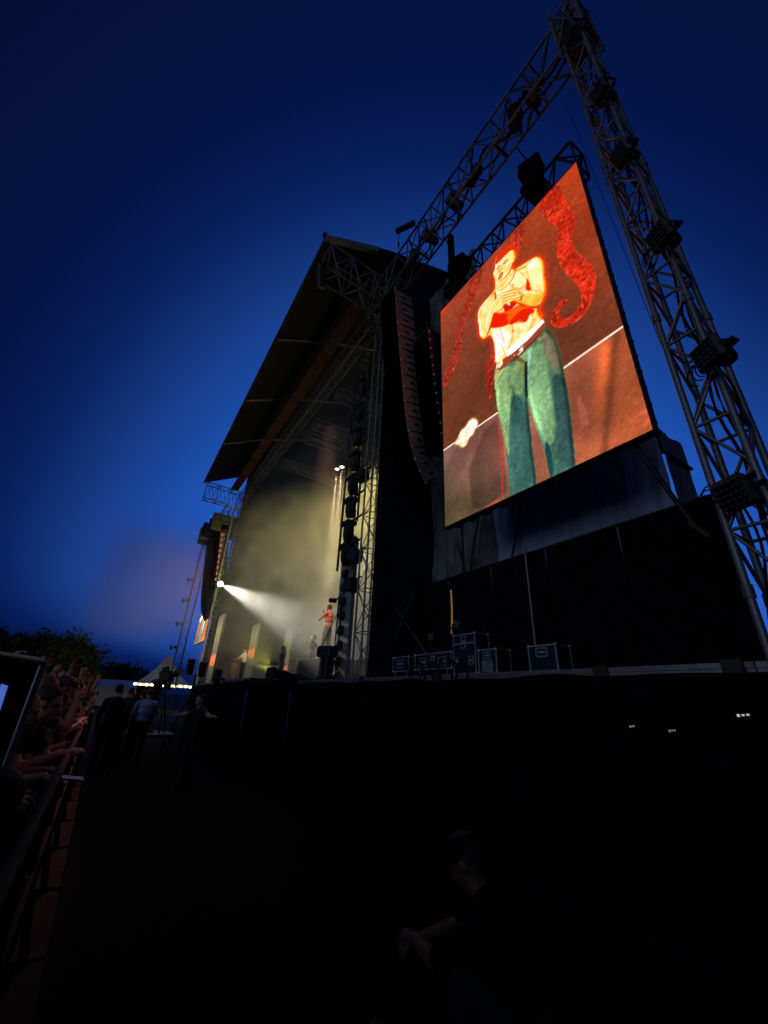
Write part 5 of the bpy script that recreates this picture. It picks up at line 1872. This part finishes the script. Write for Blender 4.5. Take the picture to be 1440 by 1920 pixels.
mic_stand(pc_.x - .9, 5.0, 1.0, 'thin microphone stand next to the conga drum')
mic_stand(on_y(556, 1200, 6.9).x, 6.9, 1.75, 'overhead microphone stand above the drum kit')
mG = body_mesh('keyboard_player', outfit(SKIN, HAIR, SHIRT_BLACK, PANTS), P_(l_elbow=(.2, .28, 1.15), l_wrist=(.42, .2, 1.08), r_elbow=(.2, -.28, 1.15), r_wrist=(.42, -.2, 1.08), hair='long'), .014)
gk = on_y(528, 1220, 6.6)
person(mG, 'musician in black behind a keyboard in the middle of the stage', (gk.x, 6.7, DZ), -2.2)
kb = thing('keyboard', 'black keyboard on a stand in front of the musician in black', 'keyboard', (gk.x - .1, 6.2, DZ))
MB().box((gk.x - .3, 6.25, DZ + .95), (1.2, .38, .12), Euler((0, 0, .5)).to_matrix(), bev=.02).build('keyboard_body', BLACK_GLOSS, kb)
MB().tube((gk.x - .7, 6.1, DZ), (gk.x + .1, 6.4, DZ + .88), .02).tube((gk.x + .1, 6.35, DZ), (gk.x - .7, 6.05, DZ + .88), .02).build('stand', BLACK, kb)
# drum kit
dk = on_y(563, 1240, 7.4)
dkt = thing('drum_kit', 'drum kit with cymbals at the back of the stage', 'drum kit', (dk.x, 7.4, DZ))
GOLD = mat('cymbal_brass', (.5, .36, .14), .25, .9, .1)
PEARL = mat('grey_drum_shell', (.25, .26, .28), .3, .2, .1)
MB().tube((dk.x, 7.1, DZ + .3), (dk.x, 7.6, DZ + .3), .28, .28, 20).build('bass_drum', PEARL, dkt)
MB().tube((dk.x, 7.085, DZ + .3), (dk.x, 7.098, DZ + .3), .26, .26, 20).build('drum_head', SHIRT_WHITE, dkt)
for dx, dy, z, r, h in ((-.25, .1, .72, .16, .2), (.2, .1, .72, .15, .18), (.6, .3, .35, .2, .35), (-.6, .3, .6, .18, .14)):
    MB().tube((dk.x + dx, 7.4 + dy, DZ + z), (dk.x + dx, 7.4 + dy, DZ + z + h), r, r, 16).build('tom_drum', PEARL, dkt)
for dx, dy, z, tl in ((-.75, 0, 1.15, .3), (.75, 0, 1.25, -.3), (-.35, .35, 1.4, .2), (.45, .4, 1.45, -.15)):
    q = Euler((.35, tl, 0)).to_matrix()
    c = Vector((dk.x + dx, 7.4 + dy, DZ + z))
    MB().tube(c, c + q @ Vector((0, 0, .02)), .24, .03, 20).build('cymbal', GOLD, dkt)
    tube_obj('cymbal_stand', (dk.x + dx, 7.4 + dy, DZ), c, .012, STEEL, dkt)
mDr = body_mesh('drummer', outfit(SKIN, HAIR, SHIRT_GREY, PANTS), P_(hipz=.55, l_knee=(.35, .22, .5), l_ankle=(.4, .2, .09), r_knee=(.35, -.22, .5), r_ankle=(.4, -.2, .09), l_elbow=(.15, .3, .8), l_wrist=(.4, .2, .8), r_elbow=(.15, -.3, .85), r_wrist=(.38, -.2, 1.0)), .014)
person(mDr, 'seated drummer in grey behind the drum kit', (dk.x + .1, 8.15, DZ), -1.6)
stl = thing('drum_stool', 'round stool under the drummer', 'stool', (dk.x + .1, 8.2, DZ))
MB().tube((dk.x + .1, 8.2, DZ + .38), (dk.x + .1, 8.2, DZ + .43), .17, .17, 14).build('seat', BLACK, stl)
tube_obj('stem', (dk.x + .1, 8.2, DZ), (dk.x + .1, 8.2, DZ + .38), .03, BLACK, stl)
# small band member near the singer, red lit face
mR = body_mesh('backing_singer', outfit(SKIN_RED, HAIR, SHIRT_GREY, PANTS), P_(r_elbow=(.2, -.2, 1.25), r_wrist=(.28, 0, 1.45), r_curl=.8), .014)
rr_ = on_y(588, 1212, 6.2)
person(mR, 'backing musician with red lit face below and beside the singer', (rr_.x, 6.2, DZ - .0), -2.4, .98)
# floor monitors
for i, (px_, y) in enumerate(((520, 3.75), (540, 4.35), (566, 5.2), (420, 4.35))):
    c = on_y(px_, 1268, y)
    t = thing('floor_monitor', 'black wedge monitor speaker on the stage front, %s' % ['nearest the thrust corner', 'second along the front', 'set back near the drum kit', 'far one by the outermost video column'][i], 'speaker', (c.x, y, DZ), group='floor monitors')
    w_ = .28
    vs = [(c.x - w_, y - .22, DZ + .005), (c.x + w_, y - .22, DZ + .005), (c.x + w_, y + .25, DZ + .005), (c.x - w_, y + .25, DZ + .005), (c.x - w_, y - .22, DZ + .25), (c.x + w_, y - .22, DZ + .25), (c.x + w_, y + .18, DZ + .1), (c.x - w_, y + .18, DZ + .1)]
    link('cabinet', raw('cabinet', vs, [(3, 2, 1, 0), (0, 1, 5, 4), (1, 2, 6, 5), (2, 3, 7, 6), (3, 0, 4, 7), (4, 5, 6, 7)], BLACK), t)
    link('grille', raw('grille', [Vector(v) + Vector((0, .004, .006)) for v in (vs[4], vs[5], vs[6], vs[7])], [(0, 1, 2, 3)], GRILLE), t)

# ================================================================== far wing: second screen, tower, speakers
video_screen('far video screen on the other side of the stage, seen edge on', -28.9)
t = thing('lattice_tower', 'thin dark lattice tower holding the far video screen', 'tower', (-35.3, 4.25, 0))
truss(t, (-35.3, 4.25, 0), (-35.3, 4.25, 13.6), (1, 0, 0), (0, 1, 0), .5, .5, .03, ALU_DARK, .9, .016, single=False)
for k, z in enumerate((9.85, 8.2, 6.42, 4.68)):
    t = thing('floodlight', 'tiny floodlight on the far lattice tower, %s from the top' % ['first', 'second', 'third', 'fourth'][k], 'floodlight', (-35.3, 3.8, z), group='floodlights on the far tower')
    floodlight_parts(t, (-35.4, 3.6, z), (0, -1, -.3), .9, False, k)
fb = thing('truss_beam', 'far lattice beam from the far tower to the stage roof', 'truss', (-29, 4.26, 13))
truss(fb, (-35.5, 4.26, 13.17), (-28.0, 4.26, 13.17), (0, 1, 0), (0, 0, 1), .42, 1.1, .03, ALU_DARK, .8, .019, single=False)
fw = thing('far_wing_drape', 'dark drape wall of the far stage wing', 'curtain', (-29, 6, 0))
m_ = MB()
m_.grid(lambda u, v: (-27.9 - 4.6 * u, 5.5 + .05 * math.sin(u * 60), .02 + v * (11.4 - 3 * u)), 60, 6)
m_.build('drape', DRAPE, fw)

# ================================================================== tents, bulbs
CANVAS = mat('white_tent_canvas', (.62, .62, .62), .7, 0, .08, 3, .2, 4)
tt_ = thing('pagoda_tent', 'white pointed pagoda tent behind the camera operator', 'tent', (-55, 6, 0))
tx, ty, hw, ez, pz = -55.0, 5.6, 2.9, 2.42, 5.75
m_ = MB()
N = 12


def pag(u, v):
    # four concave faces
    a = u * 4
    k = int(a) % 4
    f = a - int(a)
    cor = [(-1, -1), (1, -1), (1, 1), (-1, 1)]
    x = cor[k][0] * (1 - f) + cor[(k + 1) % 4][0] * f
    y = cor[k][1] * (1 - f) + cor[(k + 1) % 4][1] * f
    r = (1 - v)
    return (tx + x * hw * r, ty + y * hw * r, ez + (pz - ez) * v ** 1.7)


m_.grid(pag, 16, 10, smooth=False)
m_.build('tent_roof', CANVAS, tt_)
m_ = MB()
for k in range(4):
    cor = [(-1, -1), (1, -1), (1, 1), (-1, 1)]
    a, b_ = cor[k], cor[(k + 1) % 4]
    m_.add([(tx + a[0] * hw, ty + a[1] * hw, ez - .25), (tx + b_[0] * hw, ty + b_[1] * hw, ez - .25), (tx + b_[0] * hw, ty + b_[1] * hw, ez), (tx + a[0] * hw, ty + a[1] * hw, ez)], [(0, 1, 2, 3)])
m_.build('valance', CANVAS, tt_)
for a in ((-1, -1), (1, -1), (1, 1), (-1, 1)):
    tube_obj('tent_pole', (tx + a[0] * hw * .97, ty + a[1] * hw * .97, 0), (tx + a[0] * hw * .97, ty + a[1] * hw * .97, ez), .04, ALU, tt_)
bl_ = thing('bulb_string', 'string of glowing warm white bulbs along the tent eave', 'string lights', (tx + hw + .1, ty, ez - .1))
BULB = mat('lit_bulb', (1, .9, .7), .3, emit=(1, .84, .42), estr=14)
me_b = MB().ball((0, 0, 0), .1, n=8, m=6).mesh('bulb', BULB)
for k in range(11):
    y = ty - hw + .08 + k * (2 * hw - .4) / 10
    link('bulb', me_b, bl_, Matrix.Translation((tx + hw + .14, y, ez - .12 - .06 * math.sin(k * 1.1) ** 2)))
m_ = MB()
m_.path([(tx + hw + .14, ty - hw + k * 2 * hw / 30, ez + .02) for k in range(31)], .015, 5)
m_.build('bulb_wire', CABLE, bl_)
bld = bpy.data.lights.new('bulb_light', 'POINT')
bld.energy = 40
bld.color = (1, .8, .45)
bld.shadow_soft_size = .3
blo = bpy.data.objects.new('bulb_light', bld)
COL.objects.link(blo)
blo.location = (tx + hw + .5, ty, ez - .2)
mq = thing('long_marquee', 'long low white marquee behind the crowd', 'tent', (-60, .5, 0))
m_ = MB()
m_.add([(-58, -2.2, 0), (-58, 3.4, 0), (-58, 3.4, 1.95), (-58, -2.2, 1.95)], [(0, 1, 2, 3)])
m_.build('marquee_wall', CANVAS, mq)
m_ = MB()
m_.add([(-57.9, -2.3, 1.93), (-57.9, 3.5, 1.93), (-62, 3.5, 2.75), (-62, -2.3, 2.75)], [(0, 1, 2, 3)])
m_.build('marquee_roof', mat('grey_marquee_roof', (.3, .31, .33), .7), mq)

# ================================================================== trees
LEAF = mat('dark_leaves', (.02, .03, .012), .7, 0, .4, 3)
BARK = mat('bark', (.05, .04, .03), .9, 0, .3, 12)


def tree(label, loc, h, rx, ry, leaves, seed, spiky=0.5, lsize=.16, base=.15):
    rr = random.Random(seed)
    loc = Vector(loc)
    t = thing('tree', label, 'tree', loc)
    tr = MB()
    cr_ = MB()
    tips = []
    tr.tube(loc, loc + Vector((0, 0, h * .45)), .18 * h / 6, .1 * h / 6, 8)
    nb = 22
    for i in range(nb):
        z0 = h * rr.uniform(.1, .5)
        a = rr.uniform(0, 6.283)
        e = rr.uniform(.1, 1.0)
        R0 = rr.uniform(.55, 1.0)
        tip = loc + Vector((rx * R0 * math.cos(a) * math.cos(e * .8), ry * R0 * math.sin(a) * math.cos(e * .8), h * (base + (1 - base) * (.25 + .75 * math.sin(e * 1.4)) * rr.uniform(.75, 1.0))))
        st_ = loc + Vector((0, 0, z0))
        mid = st_.lerp(tip, .5) + Vector((0, 0, -.05 * h))
        tr.tube(st_, mid, .05 * h / 6, .03 * h / 6, 6)
        tr.tube(mid, tip, .03 * h / 6, .008, 5)
        tips.append((mid, tip))
    for k in range(leaves):
        mid, tip = rr.choice(tips)
        f = rr.random() ** .6
        p = mid.lerp(tip, f)
        sp = (.13 * h) * (1.15 - spiky * f)
        p = p + Vector((rr.gauss(0, sp), rr.gauss(0, sp), rr.gauss(0, sp * .8)))
        if p.z < h * .06:
            continue
        d = Vector((rr.gauss(0, 1), rr.gauss(0, 1), rr.gauss(.5, 1))).normalized()
        s = d.orthogonal().normalized()
        L = lsize * rr.uniform(.7, 1.5)
        cr_.add([p - d * L, p + s * L * .42, p + d * L, p - s * L * .42], [(0, 1, 2, 3)])
    # upright shoots at the outline
    for mid, tip in tips:
        for j in range(3):
            d = (tip - loc).normalized() + Vector((rr.gauss(0, .25), rr.gauss(0, .25), .9))
            d.normalize()
            b0 = tip + Vector((rr.gauss(0, .1 * h), rr.gauss(0, .1 * h), -.02 * h))
            L = h * rr.uniform(.06, .16)
            for q in range(16):
                p = b0 + d * (L * q / 15)
                e2 = Vector((rr.gauss(0, 1), rr.gauss(0, 1), rr.gauss(.6, .6))).normalized()
                s = e2.orthogonal().normalized()
                l = lsize * .9
                cr_.add([p, p + e2 * l * .5 + s * l * .3, p + e2 * l, p + e2 * l * .5 - s * l * .3], [(0, 1, 2, 3)])
    tr.build('trunk', BARK, t)
    cr_.build('crown', LEAF, t)
    return t


tree('broad ragged tree behind the crowd with feathery top', (-44, -2.9, 0), 5.6, 2.2, 2.1, 9000, 1, .5, .22, .02)
tree('spiky leafed tree at the frame edge behind the fence panel', (-42, -5.3, 0), 5.3, 2.0, 1.7, 7000, 2, .7, .22, .02)
tree('dark tree cut by the frame edge behind the crowd', (-43, -7.6, 0), 5.5, 2.0, 1.6, 6000, 3, .6, .22, .02)
for i, (x, y, h) in enumerate(((-78, -.8, 4.6), (-80, 1.0, 5.0), (-82, 2.9, 5.2), (-80, 4.4, 4.4), (-84, 5.9, 3.6), (-80, -2.6, 4.6))):
    tree('low dark tree in the distant hedge line, %s from the big tree' % od[[5, 1, 2, 3, 4, 0].index(i) if i in (0, 1, 2, 3, 4, 5) else i], (x, y, 0), h, 1.9, 1.6, 3200, 20 + i, .3, .34, .02)

# ================================================================== stage lamps and smoke


def spot(name, loc, target, power, color, deg, blend=.25, r=.05):
    l = bpy.data.lights.new(name, 'SPOT')
    l.energy = power
    l.color = color
    l.spot_size = R_(deg)
    l.spot_blend = blend
    l.shadow_soft_size = r
    o = bpy.data.objects.new(name, l)
    COL.objects.link(o)
    o.location = loc
    o.rotation_euler = (Vector(target) - Vector(loc)).to_track_quat('-Z', 'Y').to_euler()
    return o


def lit_fixture(name, label, loc, target, power, color, deg, face, r=.13, lens_r=.11, blend=.25, group=None, hood=0):
    loc, target = Vector(loc), Vector(target)
    d = (target - loc).normalized()
    t = thing(name, label, 'stage light', loc, group=group)
    MB().tube(loc - d * .35, loc - d * .02, r * .8, r, 14).build('lamp_body', BLACK, t)
    q = d.to_track_quat('Z', 'Y').to_matrix()
    for s in (-1, 1):
        MB().box(loc - d * .15 + q @ Vector((s * r * 1.15, 0, 0)), (.03, .05, .3), q).build('yoke_arm', BLACK, t)
    MB().ball(loc - d * .01, (lens_r, lens_r, .03), rot=q, n=14).build('lit_lens', face, t)
    if hood:
        MB().tube(loc - d * .05, loc + d * hood, r, r * 1.05, 16, caps=False).build('lamp_hood', BLACK, t)
    s = spot(name + '_beam', loc + d * .06, target, power, color, deg, blend)
    s.parent = t
    s.matrix_parent_inverse = Matrix.Translation(-loc)
    return t


F_WHITE = mat('lit_white_lens', (1, 1, 1), .3, emit=(1, .95, .8), estr=10)
F_PEACH = mat('lit_peach_lens', (1, 1, 1), .3, emit=(1, .78, .5), estr=6)
F_YEL = mat('lit_yellow_lens', (1, 1, 1), .3, emit=(.9, .8, .2), estr=2)
fl = on_y(413, 1095, 4.5)
lit_fixture('follow_spot', 'blazing white spotlight on the far side aiming its beam at the singer', fl, (-13.0, 5.95, 3.6), 34000, (1, .94, .78), 10.5, F_WHITE, .2, .17, .9)
for i, (px_, py_) in enumerate(((632, 880), (641, 876))):
    p = on_y(px_, py_, 8.2)
    lit_fixture('beam_lamp', 'lit ceiling lamp with a peach beam pointing straight down, %s of the pair' % ['lower', 'upper'][i], p, p + Vector((0.15, 0, -8)), 60000, (1, .72, .42), 4.5, F_PEACH, .15, .13, .3, 'pair of lit ceiling lamps')
rs = thing('red_strip_light', 'row of glowing red strip lamps down the edge of the far speaker column', 'stage light', on_y(410, 1045, 4.15))
F_RED = mat('lit_red_lens', (.5, .05, .03), .3, emit=(1, .12, .07), estr=1.3)
a, b2 = on_y(417, 1003, 4.0), on_y(404, 1086, 4.0)
for i in range(9):
    p = a.lerp(b2, i / 8)
    MB().box(p + Vector((0, .05, 0)), (.12, .06, .2), bev=.01).build('lamp_body', BLACK, rs)
    MB().box(p + Vector((.02, -.0, -.01)), (.10 - .06 * (i % 2), .03, .13), bev=.008).build('lit_face', F_RED, rs)
so = spot('red_crowd_spot', b2 + Vector((.5, -.2, 0)), (-7.5, -1.3, 1.6), 3000, (1, .2, .1), 14, 1.0, .2)  # spot added to redden the crowd, placed beside the strip
so.parent = rs
so.matrix_parent_inverse = Matrix.Translation(-Vector(rs.location))
yl = on_y(505, 1271, 4.7)
lit_fixture('floor_lamp', 'small floor lamp throwing a yellow beam across the far stage', yl + Vector((0, 0, .12)), yl + Vector((-4.5, .5, 1.5)), 1500, (.95, .85, .12), 22, F_YEL, .12, .1)
for i, (loc_, tgt_, pw, cl_) in enumerate((((-9.0, 8.8, 10.4), (-22, 8.6, 8.6), 48000, (1, .84, .3)), ((-9.0, 9.8, 7.2), (-22, 9.0, 6.4), 17000, (1, .95, .78)))):
    lit_fixture('wash_lamp', 'side wash lamp in the near wing lighting the smoke, %s of two' % ['upper yellow one', 'lower white one'][i], loc_, tgt_, pw, cl_, 50, F_YEL, .2, .15, 1.0, 'side wash lamps in the wing')
lit_fixture('front_spot', 'narrow orange spotlight under the roof tip aimed at the singer', (-8.15, 2.35, 13.25), (-12.8, 5.82, 4.1), 8500, (1, .48, .26), 9, F_PEACH, .12, .1, .5, None, .34)


def smoke(name, label, lo, hi, dens, nscale, contrast, color, soft):
    lo, hi = Vector(lo), Vector(hi)
    c = (lo + hi) / 2
    s = hi - lo
    b = MB().box(c, s)
    me = b.mesh(name, None)
    o = link(name, me)
    tag(o, label, 'smoke', kind='stuff')
    m = bpy.data.materials.new(name)
    m.use_nodes = True
    nt = m.node_tree
    nt.nodes.clear()
    out = nt.nodes.new('ShaderNodeOutputMaterial')
    pv = nt.nodes.new('ShaderNodeVolumePrincipled')
    pv.inputs['Color'].default_value = (*color, 1)
    pv.inputs['Anisotropy'].default_value = 0.25
    g_ = nt.nodes.new('ShaderNodeTexCoord')
    nz_ = nt.nodes.new('ShaderNodeTexNoise')
    nz_.inputs['Scale'].default_value = nscale
    nz_.inputs['Detail'].default_value = 3
    nt.links.new(g_.outputs['Object'], nz_.inputs['Vector'])
    mr = nt.nodes.new('ShaderNodeMapRange')
    mr.inputs[1].default_value = .5 - contrast
    mr.inputs[2].default_value = .5 + contrast
    mr.inputs[3].default_value = .15
    mr.inputs[4].default_value = 1.0
    nt.links.new(nz_.outputs['Fac'], mr.inputs[0])
    # fade towards the faces of the cloud
    prev = mr.outputs[0]
    sp_ = nt.nodes.new('ShaderNodeSeparateXYZ')
    nt.links.new(g_.outputs['Generated'], sp_.inputs[0])
    for ax in range(3):
        for side in (0, 1):
            f = soft[ax][side]
            if f <= 0:
                continue
            r = nt.nodes.new('ShaderNodeMapRange')
            r.interpolation_type = 'SMOOTHSTEP'
            r.inputs[1].default_value = 0.0 if side == 0 else 1.0
            r.inputs[2].default_value = f if side == 0 else 1 - f
            nt.links.new(sp_.outputs[ax], r.inputs[0])
            mu = nt.nodes.new('ShaderNodeMath')
            mu.operation = 'MULTIPLY'
            nt.links.new(prev, mu.inputs[0])
            nt.links.new(r.outputs[0], mu.inputs[1])
            prev = mu.outputs[0]
    mu = nt.nodes.new('ShaderNodeMath')
    mu.operation = 'MULTIPLY'
    mu.inputs[1].default_value = dens
    nt.links.new(prev, mu.inputs[0])
    nt.links.new(mu.outputs[0], pv.inputs['Density'])
    nt.links.new(pv.outputs[0], out.inputs['Volume'])
    me.materials.clear()
    me.materials.append(m)
    return o


smoke('stage_smoke', 'stage smoke hanging inside the stage opening, lit by the lamps', (-30.0, 3.9, 2.2), (-9.2, 13.2, 15.2), .12, 1.1, .13, (.92, .92, .9), ((.1, .06), (.1, 0), (0, .2)))
smoke('drifting_smoke', 'thin smoke drifting off the far end of the stage', (-41, -3.5, 4.2), (-28.5, 4.9, 14.5), .13, .2, .3, (.95, .9, .92), ((.3, .1), (.35, .1), (.25, .35)))
